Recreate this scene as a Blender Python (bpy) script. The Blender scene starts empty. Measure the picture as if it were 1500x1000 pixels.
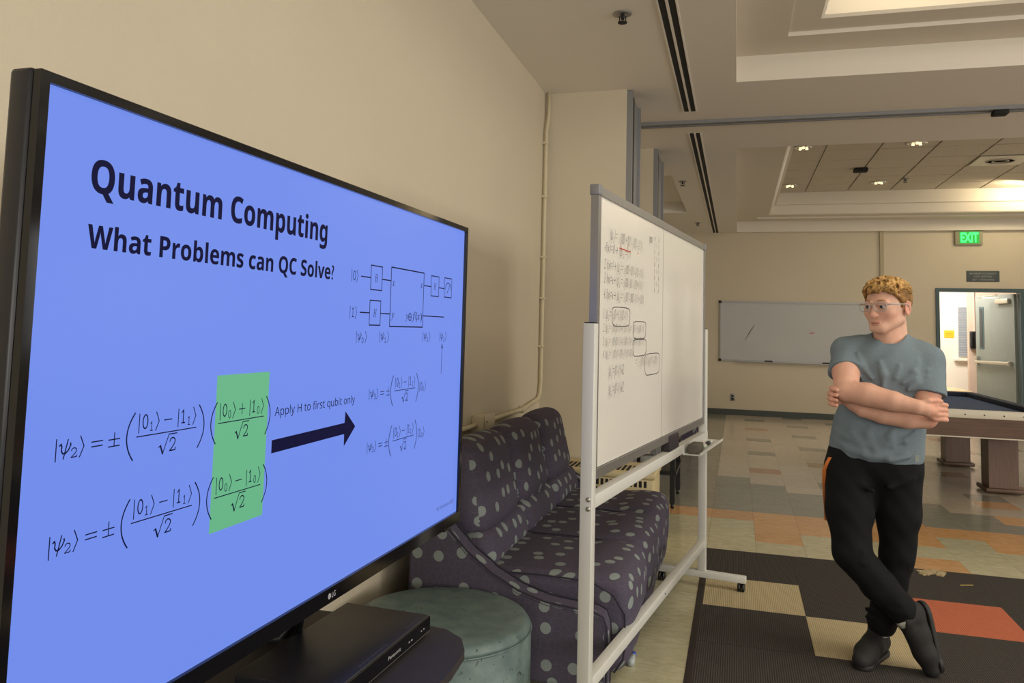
import bpy, bmesh, math, random
import numpy as np
from mathutils import Vector, Matrix
PI = math.pi
random.seed(7)
rng = np.random.default_rng(7)
SC = bpy.context.scene
COL = SC.collection

# ------------------------------------------------------------------ camera
YAW, PITCH, ROLL, FPX, CY0, EYE = -.281373, .077881, .025804, 1147.32, 391.6, 1.3807
cam_d = bpy.data.cameras.new('camera')
cam = bpy.data.objects.new('camera', cam_d)
COL.objects.link(cam)
_f = Vector((math.sin(YAW)*math.cos(PITCH), math.cos(YAW)*math.cos(PITCH), math.sin(PITCH)))
_r = Vector((math.cos(YAW), -math.sin(YAW), 0))
_u = _r.cross(_f)
_r2 = _r*math.cos(ROLL)+_u*math.sin(ROLL)
_u2 = -_r*math.sin(ROLL)+_u*math.cos(ROLL)
cam.matrix_world = Matrix(((_r2.x, _u2.x, -_f.x, 0), (_r2.y, _u2.y, -_f.y, 0), (_r2.z, _u2.z, -_f.z, EYE), (0, 0, 0, 1)))
cam_d.sensor_width = 36
cam_d.lens = FPX/1500*36
cam_d.shift_y = -(500-CY0)/1500
cam_d.clip_start = .05
SC.camera = cam

# ------------------------------------------------------------------ world, exposure, large lights
W = bpy.data.worlds.new('world'); SC.world = W; W.use_nodes = True
bg = W.node_tree.nodes['Background']
bg.inputs[0].default_value = (.9, .95, 1, 1); bg.inputs[1].default_value = .25
SC.view_settings.view_transform = 'Standard'
SC.view_settings.look = 'None'
SC.view_settings.gamma = 1
SC.view_settings.exposure = 0.0
SC.view_settings.use_curve_mapping = False

def area(name, loc, target, sx, sy, power, color):
    l = bpy.data.lights.new(name, 'AREA'); l.shape = 'RECTANGLE'; l.size = sx; l.size_y = sy
    l.energy = power; l.color = color
    o = bpy.data.objects.new(name, l); COL.objects.link(o)
    o.location = loc
    o.rotation_euler = (Vector(target)-Vector(loc)).to_track_quat('-Z', 'Y').to_euler()
    return o
DAY = (1.0, .97, .90)
WARM = (1.0, .84, .55)
# daylight through the windows of the right wall and of the wall behind the camera
for yy, pw in ((-1.2, 122), (2.2, 128), (9.2, 30), (12.2, 8)):
    area('window_daylight', (7.85, yy, 1.75), (0, yy, 3.0), 2.2, 1.7, pw, DAY)
for xx in (1.2, 4.6):
    area('window_daylight', (xx, -3.85, 1.8), (xx, 0, 3.0), 2.4, 1.7, 78, DAY)
area('corridor_daylight', (3.2, 14.7, 2.9), (3.7, 16.5, 1.2), 1.0, .6, 75, (1, .95, .88))
# lamps in the ceiling recesses
area('recess_lamp', (4.2, 12.95, 3.55), (3.9, 13.6, 3.62), .9, .12, 13, WARM)
area('recess_lamp', (1.0, 4.55, 3.66), (1.0, 5.5, 3.42), .9, .12, 4.5, WARM)
area('recess_lamp', (2.8, 10.5, 3.66), (2.8, 10.5, 0), 3.0, 3.0, 58, (1, .93, .80))
area('recess_lamp', (2.6, 2.5, 3.66), (2.6, 2.5, 0), 3.0, 3.0, 85, (1, .93, .80))

# ------------------------------------------------------------------ helpers
def lin(c):
    return tuple(((v/255)/12.92 if v <= 10 else (((v/255)+.055)/1.055)**2.4) for v in c)+(1,)

def mat(name, rgb, rough=.6, metal=0, noise=0, nscale=8, bump=0, bscale=60, emit=None, estr=1, spec=.5, stretch=None, coat=0):
    m = bpy.data.materials.new(name); m.use_nodes = True
    nt = m.node_tree; N = nt.nodes; L = nt.links
    b = N['Principled BSDF']
    c = lin(rgb)
    b.inputs['Base Color'].default_value = c
    b.inputs['Roughness'].default_value = rough
    b.inputs['Metallic'].default_value = metal
    b.inputs['Specular IOR Level'].default_value = spec
    b.inputs['Coat Weight'].default_value = coat
    tc = N.new('ShaderNodeTexCoord')
    mp = N.new('ShaderNodeMapping'); L.new(tc.outputs['Object'], mp.inputs[0])
    if stretch: mp.inputs['Scale'].default_value = stretch
    if noise:
        n = N.new('ShaderNodeTexNoise'); n.inputs['Scale'].default_value = nscale; n.inputs['Detail'].default_value = 4
        L.new(mp.outputs[0], n.inputs[0])
        r = N.new('ShaderNodeMapRange'); r.inputs[1].default_value = .3; r.inputs[2].default_value = .7
        r.inputs[3].default_value = 1-noise; r.inputs[4].default_value = 1+noise
        L.new(n.outputs[0], r.inputs[0])
        mx = N.new('ShaderNodeVectorMath'); mx.operation = 'SCALE'
        mx.inputs[0].default_value = c[:3]; L.new(r.outputs[0], mx.inputs['Scale'])
        L.new(mx.outputs[0], b.inputs['Base Color'])
    if bump:
        n2 = N.new('ShaderNodeTexNoise'); n2.inputs['Scale'].default_value = bscale; n2.inputs['Detail'].default_value = 3
        L.new(mp.outputs[0], n2.inputs[0])
        bp = N.new('ShaderNodeBump'); bp.inputs['Strength'].default_value = bump; bp.inputs['Distance'].default_value = .004
        L.new(n2.outputs[0], bp.inputs['Height']); L.new(bp.outputs[0], b.inputs['Normal'])
    if emit:
        b.inputs['Emission Color'].default_value = lin(emit); b.inputs['Emission Strength'].default_value = estr
    return m

def link(name, me, m=None, parent=None):
    o = bpy.data.objects.new(name, me); COL.objects.link(o)
    if m is not None:
        for mm in (m if isinstance(m, (list, tuple)) else [m]): me.materials.append(mm)
    if parent is not None: o.parent = parent
    return o

def tag(o, label=None, cat=None, group=None, kind=None):
    if label: o['label'] = label
    if cat: o['category'] = cat
    if group: o['group'] = group
    if kind: o['kind'] = kind
    return o

def thing(name, label, cat, loc=(0, 0, 0), rz=0, group=None):
    o = bpy.data.objects.new(name, None); COL.objects.link(o)
    o.location = loc; o.rotation_euler = (0, 0, rz); o.empty_display_size = .1
    return tag(o, label, cat, group)

class MB:
    """collects shapes into one mesh"""
    def __init__(s): s.v = []; s.f = []; s.mi = []; s.sm = []
    def add(s, vs, fs, mi=0, smooth=False):
        n = len(s.v); s.v += [tuple(v) for v in vs]; s.f += [tuple(i+n for i in f) for f in fs]
        s.mi += [mi]*len(fs); s.sm += [smooth]*len(fs); return s
    def box(s, x0, x1, y0, y1, z0, z1, mi=0, M=None):
        vs = [Vector((x, y, z)) for x in (x0, x1) for y in (y0, y1) for z in (z0, z1)]
        if M is not None: vs = [M @ v for v in vs]
        return s.add(vs, [(0, 1, 3, 2), (4, 6, 7, 5), (0, 4, 5, 1), (2, 3, 7, 6), (0, 2, 6, 4), (1, 5, 7, 3)], mi)
    def rbox(s, x0, x1, y0, y1, z0, z1, r=.01, mi=0, seg=2, M=None):
        bm = bmesh.new(); bmesh.ops.create_cube(bm, size=1)
        bmesh.ops.scale(bm, vec=(x1-x0, y1-y0, z1-z0), verts=bm.verts)
        bmesh.ops.translate(bm, vec=((x0+x1)/2, (y0+y1)/2, (z0+z1)/2), verts=bm.verts)
        bmesh.ops.bevel(bm, geom=bm.edges[:], offset=r, segments=seg, affect='EDGES', profile=.5)
        if M is not None: bm.transform(M)
        bm.verts.index_update()
        s.add([v.co.copy() for v in bm.verts], [[v.index for v in f.verts] for f in bm.faces], mi, seg > 1); bm.free(); return s
    def tube(s, pts, r, n=8, mi=0, caps=True, closed=False):
        pts = [Vector(p) for p in pts]; m = len(pts); rs = r if isinstance(r, (list, tuple)) else [r]*m
        vs = []; up = None
        for i, p in enumerate(pts):
            a = pts[i-1] if (i > 0 or closed) else p; b = pts[(i+1) % m] if (i < m-1 or closed) else p
            t = (b-a).normalized()
            if up is None: up = t.orthogonal().normalized()
            up = (up-t*up.dot(t)).normalized(); w = t.cross(up)
            for k in range(n):
                an = 2*PI*k/n; vs.append(p+up*math.cos(an)*rs[i]+w*math.sin(an)*rs[i])
        fs = []
        for i in range(m if closed else m-1):
            j = (i+1) % m
            for k in range(n): fs.append((i*n+k, i*n+(k+1) % n, j*n+(k+1) % n, j*n+k))
        if caps and not closed: fs += [tuple(range(n))[::-1], tuple(range((m-1)*n, m*n))]
        return s.add(vs, fs, mi, n > 6)
    def cyl(s, p0, p1, r, n=16, mi=0, r2=None):
        return s.tube([p0, p1], [r, r if r2 is None else r2], n, mi)
    def lathe(s, prof, c=(0, 0, 0), n=32, mi=0, smooth=True):
        vs = []; 
        for (r, z) in prof:
            for k in range(n): vs.append((c[0]+r*math.cos(2*PI*k/n), c[1]+r*math.sin(2*PI*k/n), c[2]+z))
        fs = []
        for i in range(len(prof)-1):
            for k in range(n): fs.append((i*n+k, i*n+(k+1) % n, (i+1)*n+(k+1) % n, (i+1)*n+k))
        fs.append(tuple(range(n))[::-1]); fs.append(tuple(range((len(prof)-1)*n, len(prof)*n)))
        return s.add(vs, fs, mi, smooth)
    def prism(s, poly, d0, d1, axis='z', mi=0):
        n = len(poly); mk = {'z': lambda a, b, d: (a, b, d), 'y': lambda a, b, d: (a, d, b), 'x': lambda a, b, d: (d, a, b)}[axis]
        vs = [mk(a, b, d0) for a, b in poly]+[mk(a, b, d1) for a, b in poly]
        fs = [tuple(range(n))[::-1], tuple(range(n, 2*n))]+[(i, (i+1) % n, (i+1) % n+n, i+n) for i in range(n)]
        return s.add(vs, fs, mi)
    def mesh(s, name):
        me = bpy.data.meshes.new(name); me.from_pydata(s.v, [], s.f)
        me.polygons.foreach_set('material_index', s.mi); me.polygons.foreach_set('use_smooth', s.sm)
        bm = bmesh.new(); bm.from_mesh(me); bmesh.ops.recalc_face_normals(bm, faces=bm.faces); bm.to_mesh(me); bm.free()
        me.update(); return me
    def build(s, name, m, parent=None):
        o = link(name, s.mesh(name), m, parent)
        if any(s.sm) and len(s.f) > 6 and not all(s.sm): 
            pass
        return o

def smooth_angle(o, ang=40):
    me = o.data
    for p in me.polygons: p.use_smooth = True
    bm = bmesh.new(); bm.from_mesh(me)
    for e in bm.edges:
        if len(e.link_faces) == 2 and e.calc_face_angle(0) > math.radians(ang): e.smooth = False
    bm.to_mesh(me); bm.free(); return o

# ---- signed-distance modelling: smooth unions of rounded shapes meshed by surface nets
class SDF:
    def __init__(s, lo, hi, h):
        s.lo = np.array(lo, np.float32); s.h = h
        s.n = np.ceil((np.array(hi)-np.array(lo))/h).astype(int)+1
        s.f = np.full(s.n, 1.0, np.float32)
    def blk(s, lo, hi, pad):
        a = np.clip(np.floor((np.array(lo)-pad-s.lo)/s.h).astype(int), 0, s.n-1); b = np.clip(np.ceil((np.array(hi)+pad-s.lo)/s.h).astype(int)+1, 1, s.n)
        sl = tuple(slice(a[i], max(b[i], a[i]+1)) for i in range(3))
        g = [s.lo[i]+s.h*np.arange(sl[i].start, sl[i].stop, dtype=np.float32) for i in range(3)]
        return sl, np.stack(np.meshgrid(*g, indexing='ij'), -1)
    def put(s, fn, lo, hi, k=.01, mode='u'):
        sl, P = s.blk(lo, hi, k+3*s.h)
        d = fn(P).astype(np.float32); F = s.f[sl]
        if mode == 'u':
            if k > 0:
                t = np.clip(.5+.5*(F-d)/k, 0, 1); s.f[sl] = F*(1-t)+d*t-k*t*(1-t)
            else: s.f[sl] = np.minimum(F, d)
        elif mode == 's':
            d = -d; t = np.clip(.5-.5*(F-d)/max(k, 1e-6), 0, 1); s.f[sl] = F*(1-t)+d*t+k*t*(1-t)
        elif mode == 'i': s.f[sl] = np.maximum(F, d)
        return s
    def cone(s, a, b, r1, r2, k=.01, mode='u', cut=None):
        a = np.array(a, np.float32); b = np.array(b, np.float32); m = max(r1, r2)
        def fn(P):
            ba = b-a; t = np.clip(((P-a)@ba)/max(ba@ba, 1e-9), 0, 1)
            d = np.linalg.norm(P-a-t[..., None]*ba, axis=-1)-(r1+(r2-r1)*t)
            if cut is not None:
                for (c, n) in cut: d = np.maximum(d, (P-np.array(c, np.float32))@np.array(n, np.float32))
            return d
        return s.put(fn, np.minimum(a, b)-m, np.maximum(a, b)+m, k, mode)
    def chain(s, pts, rs, k=.01, mode='u'):
        for i in range(len(pts)-1): s.cone(pts[i], pts[i+1], rs[i], rs[i+1], k, mode)
        return s
    def ell(s, c, r, k=.01, mode='u', R=None):
        c = np.array(c, np.float32); r = np.array(r, np.float32); m = max(r)
        def fn(P):
            q = P-c
            if R is not None: q = q@np.array(R, np.float32)
            k0 = np.linalg.norm(q/r, axis=-1); k1 = np.linalg.norm(q/(r*r), axis=-1)
            return k0*(k0-1)/np.maximum(k1, 1e-6)
        return s.put(fn, c-m, c+m, k, mode)
    def rbox(s, c, h, rad, k=.01, mode='u', R=None, puff=0):
        c = np.array(c, np.float32); h = np.array(h, np.float32); m = np.linalg.norm(h)
        def fn(P):
            q = P-c
            if R is not None: q = q@np.array(R, np.float32)
            d = np.abs(q)-(h-rad)
            e = np.linalg.norm(np.maximum(d, 0), axis=-1)+np.minimum(d.max(-1), 0)-rad
            if puff:
                t = q/h; e = e-puff*np.clip(1-t[..., 1]**2, 0, 1)*np.clip(1-t[..., 2]**2, 0, 1)
            return e
        return s.put(fn, c-m-abs(puff), c+m+abs(puff), k, mode)
    def displace(s, fn):
        P = np.stack(np.meshgrid(*[s.lo[i]+s.h*np.arange(s.n[i], dtype=np.float32) for i in range(3)], indexing='ij'), -1)
        near = np.abs(s.f) < 4*s.h+.02
        s.f[near] += fn(P[near]).astype(np.float32); return s
    def data(s, smooth=1):
        F = s.f; ins = F < 0
        c = np.zeros(s.n-1, np.int8)
        for dx in (0, 1):
            for dy in (0, 1):
                for dz in (0, 1): c += ins[dx:s.n[0]-1+dx, dy:s.n[1]-1+dy, dz:s.n[2]-1+dz]
        idx = np.argwhere((c > 0) & (c < 8)); vid = np.full(s.n-1, -1, np.int64); vid[tuple(idx.T)] = np.arange(len(idx))
        acc = np.zeros((len(idx), 3)); cnt = np.zeros(len(idx))
        for ax in range(3):
            o1, o2 = [a for a in range(3) if a != ax]
            for p in (0, 1):
                for q in (0, 1):
                    A = idx.copy(); A[:, o1] += p; A[:, o2] += q; B = A.copy(); B[:, ax] += 1
                    fa = F[tuple(A.T)]; fb = F[tuple(B.T)]; m = (fa < 0) != (fb < 0)
                    t = np.zeros(len(idx)); t[m] = fa[m]/(fa[m]-fb[m])
                    pos = A.astype(float); pos[:, ax] += t; acc[m] += pos[m]; cnt[m] += 1
        V = acc/cnt[:, None]*s.h+s.lo
        Q = []
        for ax in range(3):
            o1, o2 = [(1, 2), (2, 0), (0, 1)][ax]
            sa = [slice(None)]*3; sb = [slice(None)]*3; sa[ax] = slice(0, -1); sb[ax] = slice(1, None)
            for o in (o1, o2): sa[o] = slice(1, -1); sb[o] = slice(1, -1)
            a = ins[tuple(sa)]; b = ins[tuple(sb)]; e = np.argwhere(a != b)
            if not len(e): continue
            flip = a[tuple(e.T)]; e = e.copy(); e[:, o1] += 1; e[:, o2] += 1
            def g(d1, d2):
                w = e.copy(); w[:, o1] -= d1; w[:, o2] -= d2; return vid[tuple(w.T)]
            q = np.stack([g(1, 1), g(0, 1), g(0, 0), g(1, 0)], 1); q[~flip] = q[~flip][:, ::-1]; Q.append(q)
        Q = np.concatenate(Q)
        for _ in range(smooth):   # light laplacian smoothing
            S = np.zeros_like(V); n = np.zeros(len(V))
            for i, j in ((0, 1), (1, 2), (2, 3), (3, 0)):
                np.add.at(S, Q[:, i], V[Q[:, j]]); np.add.at(n, Q[:, i], 1); np.add.at(S, Q[:, j], V[Q[:, i]]); np.add.at(n, Q[:, j], 1)
            V = V*.4+.6*S/np.maximum(n, 1)[:, None]
        return V, Q
    def build(s, name, m, parent=None, smooth=1, xf=None):
        V, Q = s.data(smooth)
        return raw(name, V if xf is None else xf(V), Q, m, parent)

def raw(name, V, Q, m, parent=None):
    me = bpy.data.meshes.new(name)
    me.vertices.add(len(V)); me.vertices.foreach_set('co', np.asarray(V, np.float32).ravel())
    me.loops.add(Q.size); me.loops.foreach_set('vertex_index', Q.ravel().astype(np.int32))
    me.polygons.add(len(Q)); me.polygons.foreach_set('loop_start', np.arange(0, Q.size, 4, dtype=np.int32))
    me.polygons.foreach_set('loop_total', np.full(len(Q), 4, np.int32)); me.polygons.foreach_set('use_smooth', np.ones(len(Q), bool))
    me.update(calc_edges=True); me.validate()
    return link(name, me, m, parent)

def box_uv(o, mode=None):
    """uv by dominant normal axis, in metres"""
    me = o.data; uv = me.uv_layers.new(name='UVMap')
    n = len(me.polygons); N = np.zeros(n*3); me.polygons.foreach_get('normal', N); N = N.reshape(-1, 3)
    V = np.zeros(len(me.vertices)*3); me.vertices.foreach_get('co', V); V = V.reshape(-1, 3)
    li = np.zeros(len(me.loops), int); me.loops.foreach_get('vertex_index', li)
    lt = np.zeros(n, int); me.polygons.foreach_get('loop_total', lt); pf = np.repeat(np.arange(n), lt)
    ax = np.abs(N*np.array([1.25, 1, 1.0])).argmax(1)[pf]; C = V[li]
    u = np.where(ax == 0, C[:, 1], np.where(ax == 1, C[:, 0], C[:, 1])); v = np.where(ax == 2, C[:, 0]+.37, C[:, 2])
    side = np.abs(N[pf, 1]) > .8
    if mode == 'seat': u = np.where(side, C[:, 0], C[:, 1]); v = np.where(side, C[:, 2], C[:, 0]-C[:, 2])
    if mode == 'back': u = np.where(side, C[:, 0], C[:, 1]); v = C[:, 2]-np.where(side, 0, .25*C[:, 0])
    uv.data.foreach_set('uv', np.stack([u, v], 1).ravel()); return o

# ---- lettering: text shapes turned to meshes, fitted in a u/v rectangle
def math_sans(t, bold):
    out = ''
    for c in t:
        if 'A' <= c <= 'Z': out += chr((0x1D5D4 if bold else 0x1D5A0)+ord(c)-65)
        elif 'a' <= c <= 'z': out += chr((0x1D5EE if bold else 0x1D5BA)+ord(c)-97)
        elif '0' <= c <= '9': out += chr((0x1D7EC if bold else 0x1D7E2)+ord(c)-48)
        else: out += c
    return out
def math_ital(t):
    return ''.join(chr(0x1D434+ord(c)-65) if 'A' <= c <= 'Z' else chr(0x1D44E+ord(c)-97) if 'a' <= c <= 'z' else c for c in t)
def text_geo(body, bold=0, shear=0):
    c = bpy.data.curves.new('t', 'FONT'); c.body = body; c.resolution_u = 3; c.offset = bold; c.shear = shear
    o = bpy.data.objects.new('t', c); COL.objects.link(o); bpy.context.view_layer.update()
    dg = bpy.context.evaluated_depsgraph_get(); me = bpy.data.meshes.new_from_object(o.evaluated_get(dg))
    V = [(v.co.x, v.co.y) for v in me.vertices]; Fs = [tuple(p.vertices) for p in me.polygons]
    bpy.data.objects.remove(o); bpy.data.curves.remove(c); bpy.data.meshes.remove(me)
    return V, Fs
class Ink:
    """flat print laid out in u (right) and v (up)"""
    def __init__(s): s.v = []; s.f = []
    def add(s, V, Fs):
        n = len(s.v); s.v += V; s.f += [tuple(i+n for i in f) for f in Fs]
    def text(s, body, u0, u1, v0, v1, bold=0, shear=0, rot=0):
        V, Fs = text_geo(body, bold, shear)
        if not V: return
        a = min(p[0] for p in V); b = max(p[0] for p in V); c = min(p[1] for p in V); d = max(p[1] for p in V)
        s.add([(u0+(x-a)/max(b-a, 1e-6)*(u1-u0), v0+(y-c)/max(d-c, 1e-6)*(v1-v0)) for x, y in V], Fs)
    def base(s, body, u0, u1, vb, cap, bold=0, shear=0):
        """baseline vb, capital height cap, width u0..u1"""
        V, Fs = text_geo(body, bold, shear)
        a = min(p[0] for p in V); b = max(p[0] for p in V)
        s.add([(u0+(x-a)/(b-a)*(u1-u0), vb+y/.69*cap) for x, y in V], Fs)
    def line(s, pts, w):
        for (a, b), (c, d) in zip(pts[:-1], pts[1:]):
            L = math.hypot(c-a, d-b) or 1; nx, ny = -(d-b)/L*w/2, (c-a)/L*w/2; ex, ey = (c-a)/L*w/3, (d-b)/L*w/3
            s.add([(a-ex+nx, b-ey+ny), (a-ex-nx, b-ey-ny), (c+ex-nx, d+ey-ny), (c+ex+nx, d+ey+ny)], [(0, 1, 2, 3)])
    def poly(s, pts): s.add(list(pts), [tuple(range(len(pts)))])
    def build(s, name, m, parent, fn):
        me = bpy.data.meshes.new(name); me.from_pydata([fn(u, v) for u, v in s.v], [], s.f); me.update()
        return link(name, me, m, parent)

# ------------------------------------------------------------------ materials
M = {}
M['wall'] = mat('wall_paint', (206, 194, 171), .75, noise=.02, nscale=1.5, bump=.25, bscale=220)
M['ceil'] = mat('ceiling_paint', (234, 228, 219), .8, bump=.15, bscale=200)
M['mould'] = mat('moulding_paint', (222, 213, 198), .7)
M['ctile'] = mat('acoustic_tile', (205, 195, 178), .9, noise=.04, nscale=30, bump=.3, bscale=300)
M['tbar'] = mat('grid_bar', (228, 222, 205), .5)
M['base'] = mat('rubber_base', (66, 72, 68), .45)
M['frame'] = mat('teal_door_frame', (62, 84, 88), .45)
M['doorleaf'] = mat('grey_door_paint', (128, 134, 128), .45, noise=.03)
M['steel'] = mat('brushed_steel', (190, 186, 176), .35, .9)
M['alu'] = mat('anodised_aluminium', (150, 148, 146), .4, .7)
M['post'] = mat('grey_post_metal', (138, 138, 140), .5, .3)
M['chrome'] = mat('chrome', (225, 225, 225), .12, 1)
M['black'] = mat('black_plastic', (16, 16, 18), .35)
M['gloss'] = mat('gloss_black', (10, 11, 16), .1)
M['void'] = mat('dark_slot', (30, 30, 28), .8)
M['conduit'] = mat('painted_conduit', (205, 193, 163), .5)
M['whitemetal'] = mat('white_powder_coat', (208, 207, 200), .4, noise=.015)
M['board'] = mat('whiteboard_enamel', (226, 222, 214), .22, noise=.012, nscale=3)
M['boardfar'] = mat('wall_board_enamel', (186, 186, 184), .5, noise=.02, nscale=2)
M['ink'] = mat('marker_ink', (96, 90, 88), .7)
M['redink'] = mat('red_marker_ink', (196, 70, 50), .7)
M['smudge'] = mat('marker_smudge', (168, 178, 178), .5)
M['pool_wood'] = mat('walnut_laminate', (92, 66, 48), .4, noise=.22, nscale=5, stretch=(1, 1, 14))
M['leg_wood'] = mat('table_leg_laminate', (112, 86, 74), .4, noise=.15, nscale=5, stretch=(14, 14, 1))
M['cloth'] = mat('blue_table_cloth', (44, 62, 92), .9, noise=.04)
M['cushion'] = mat('dark_blue_cushion', (24, 32, 50), .8)
M['rail'] = mat('cream_rail_trim', (215, 208, 190), .35)
M['heater'] = mat('cream_heater_enamel', (205, 188, 145), .45)
M['yellow'] = mat('yellow_notice', (238, 190, 40), .7)
M['pink'] = mat('corridor_pink_paint', (206, 184, 168), .7)
M['corr'] = mat('corridor_white_paint', (240, 232, 218), .7)
M['shelf'] = mat('dark_cart_laminate', (46, 41, 44), .55, noise=.05, nscale=40)
M['rubber'] = mat('rubber_edge', (52, 42, 38), .6)
M['litter'] = mat('tape_scrap', (170, 150, 110), .6, noise=.3, nscale=60)

def vct(name, rgb, rgb2):
    m = mat(name, rgb, .16); nt = m.node_tree; N = nt.nodes; L = nt.links; b = N['Principled BSDF']
    g = N.new('ShaderNodeNewGeometry'); mp = N.new('ShaderNodeMapping'); mp.inputs['Scale'].default_value = (5, 14, 1)
    L.new(g.outputs['Position'], mp.inputs[0])
    n = N.new('ShaderNodeTexNoise'); n.inputs['Scale'].default_value = 2.2; n.inputs['Detail'].default_value = 7; n.inputs['Distortion'].default_value = 1.2
    L.new(mp.outputs[0], n.inputs[0])
    r = N.new('ShaderNodeValToRGB'); r.color_ramp.elements[0].position = .36; r.color_ramp.elements[1].position = .68
    r.color_ramp.elements[0].color = lin(rgb); r.color_ramp.elements[1].color = lin(rgb2)
    L.new(n.outputs[0], r.inputs[0])
    oi = N.new('ShaderNodeObjectInfo'); mr = N.new('ShaderNodeMapRange'); mr.inputs[3].default_value = .94; mr.inputs[4].default_value = 1.05
    L.new(oi.outputs['Random'], mr.inputs[0])
    sc = N.new('ShaderNodeVectorMath'); sc.operation = 'SCALE'; L.new(r.outputs[0], sc.inputs[0]); L.new(mr.outputs[0], sc.inputs['Scale'])
    L.new(sc.outputs[0], b.inputs['Base Color'])
    n3 = N.new('ShaderNodeTexNoise'); n3.inputs['Scale'].default_value = 3.5; L.new(g.outputs['Position'], n3.inputs[0])
    bp = N.new('ShaderNodeBump'); bp.inputs['Strength'].default_value = .25; bp.inputs['Distance'].default_value = .002
    L.new(n3.outputs[0], bp.inputs['Height']); L.new(bp.outputs[0], b.inputs['Normal'])
    return m
M['S'] = vct('sage_floor_tile', (182, 176, 142), (202, 195, 163))
M['O'] = vct('orange_floor_tile', (200, 150, 96), (216, 170, 118))
M['B'] = vct('beige_floor_tile', (190, 177, 156), (204, 190, 168))
M['G'] = vct('grey_floor_tile', (134, 132, 116), (150, 147, 132))
M['P'] = vct('pink_floor_tile', (176, 132, 100), (190, 146, 114))
M['T'] = vct('tan_floor_tile', (158, 128, 84), (170, 140, 96))

def carpet_mat(name, rgb, amt=.35):
    m = mat(name, rgb, .95, spec=.1); nt = m.node_tree; N = nt.nodes; L = nt.links; b = N['Principled BSDF']
    g = N.new('ShaderNodeNewGeometry')
    wv = N.new('ShaderNodeTexWave'); wv.wave_type = 'BANDS'; wv.bands_direction = 'X'; wv.inputs['Scale'].default_value = 34; wv.inputs['Distortion'].default_value = 1.5
    wv.inputs['Detail'].default_value = 2; wv.inputs['Detail Scale'].default_value = 12
    L.new(g.outputs['Position'], wv.inputs[0])
    n = N.new('ShaderNodeTexNoise'); n.inputs['Scale'].default_value = 160; n.inputs['Detail'].default_value = 2; L.new(g.outputs['Position'], n.inputs[0])
    a = N.new('ShaderNodeMath'); a.operation = 'ADD'; L.new(wv.outputs['Fac'], a.inputs[0]); L.new(n.outputs[0], a.inputs[1])
    r = N.new('ShaderNodeMapRange'); r.inputs[1].default_value = .4; r.inputs[2].default_value = 1.6; r.inputs[3].default_value = 1-amt; r.inputs[4].default_value = 1+amt
    L.new(a.outputs[0], r.inputs[0])
    sc = N.new('ShaderNodeVectorMath'); sc.operation = 'SCALE'; sc.inputs[0].default_value = lin(rgb)[:3]; L.new(r.outputs[0], sc.inputs['Scale'])
    L.new(sc.outputs[0], b.inputs['Base Color'])
    bp = N.new('ShaderNodeBump'); bp.inputs['Strength'].default_value = .5; bp.inputs['Distance'].default_value = .003
    L.new(a.outputs[0], bp.inputs['Height']); L.new(bp.outputs[0], b.inputs['Normal'])
    return m
M['cdark'] = carpet_mat('charcoal_carpet', (70, 66, 62))
M['ctan'] = carpet_mat('tan_carpet', (186, 170, 134), .2)
M['cor'] = carpet_mat('orange_carpet', (190, 108, 80), .2)

def sofa_mat():
    m = mat('dotted_upholstery', (70, 62, 76), .85, spec=.2); nt = m.node_tree; N = nt.nodes; L = nt.links; b = N['Principled BSDF']
    uv = N.new('ShaderNodeUVMap'); uv.uv_map = 'UVMap'
    vo = N.new('ShaderNodeTexVoronoi'); vo.voronoi_dimensions = '2D'; vo.inputs['Scale'].default_value = 9.3; vo.inputs['Randomness'].default_value = .6
    L.new(uv.outputs[0], vo.inputs['Vector'])
    lt = N.new('ShaderNodeMath'); lt.operation = 'LESS_THAN'; lt.inputs[1].default_value = .2; L.new(vo.outputs['Distance'], lt.inputs[0])
    # herringbone threads
    mp = N.new('ShaderNodeMapping'); mp.inputs['Scale'].default_value = (1, 1, 1); L.new(uv.outputs[0], mp.inputs[0])
    br = N.new('ShaderNodeTexVoronoi'); br.voronoi_dimensions = '2D'; br.feature = 'DISTANCE_TO_EDGE'; br.inputs['Scale'].default_value = 34; L.new(mp.outputs[0], br.inputs['Vector'])
    l2 = N.new('ShaderNodeMath'); l2.operation = 'LESS_THAN'; l2.inputs[1].default_value = .022; L.new(br.outputs['Distance'], l2.inputs[0])
    mx0 = N.new('ShaderNodeMix'); mx0.data_type = 'RGBA'; mx0.inputs[6].default_value = lin((81, 75, 90)); mx0.inputs[7].default_value = lin((96, 90, 105))
    L.new(l2.outputs[0], mx0.inputs[0])
    mx = N.new('ShaderNodeMix'); mx.data_type = 'RGBA'; mx.inputs[7].default_value = lin((136, 144, 142))
    L.new(lt.outputs[0], mx.inputs[0]); L.new(mx0.outputs[2], mx.inputs[6]); L.new(mx.outputs[2], b.inputs['Base Color'])
    n = N.new('ShaderNodeTexNoise'); n.inputs['Scale'].default_value = 400; L.new(uv.outputs[0], n.inputs[0])
    bp = N.new('ShaderNodeBump'); bp.inputs['Strength'].default_value = .3; bp.inputs['Distance'].default_value = .002
    L.new(n.outputs[0], bp.inputs['Height']); L.new(bp.outputs[0], b.inputs['Normal'])
    return m
M['sofa'] = sofa_mat()
M['piping'] = mat('dark_piping', (44, 40, 54), .7)

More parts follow.
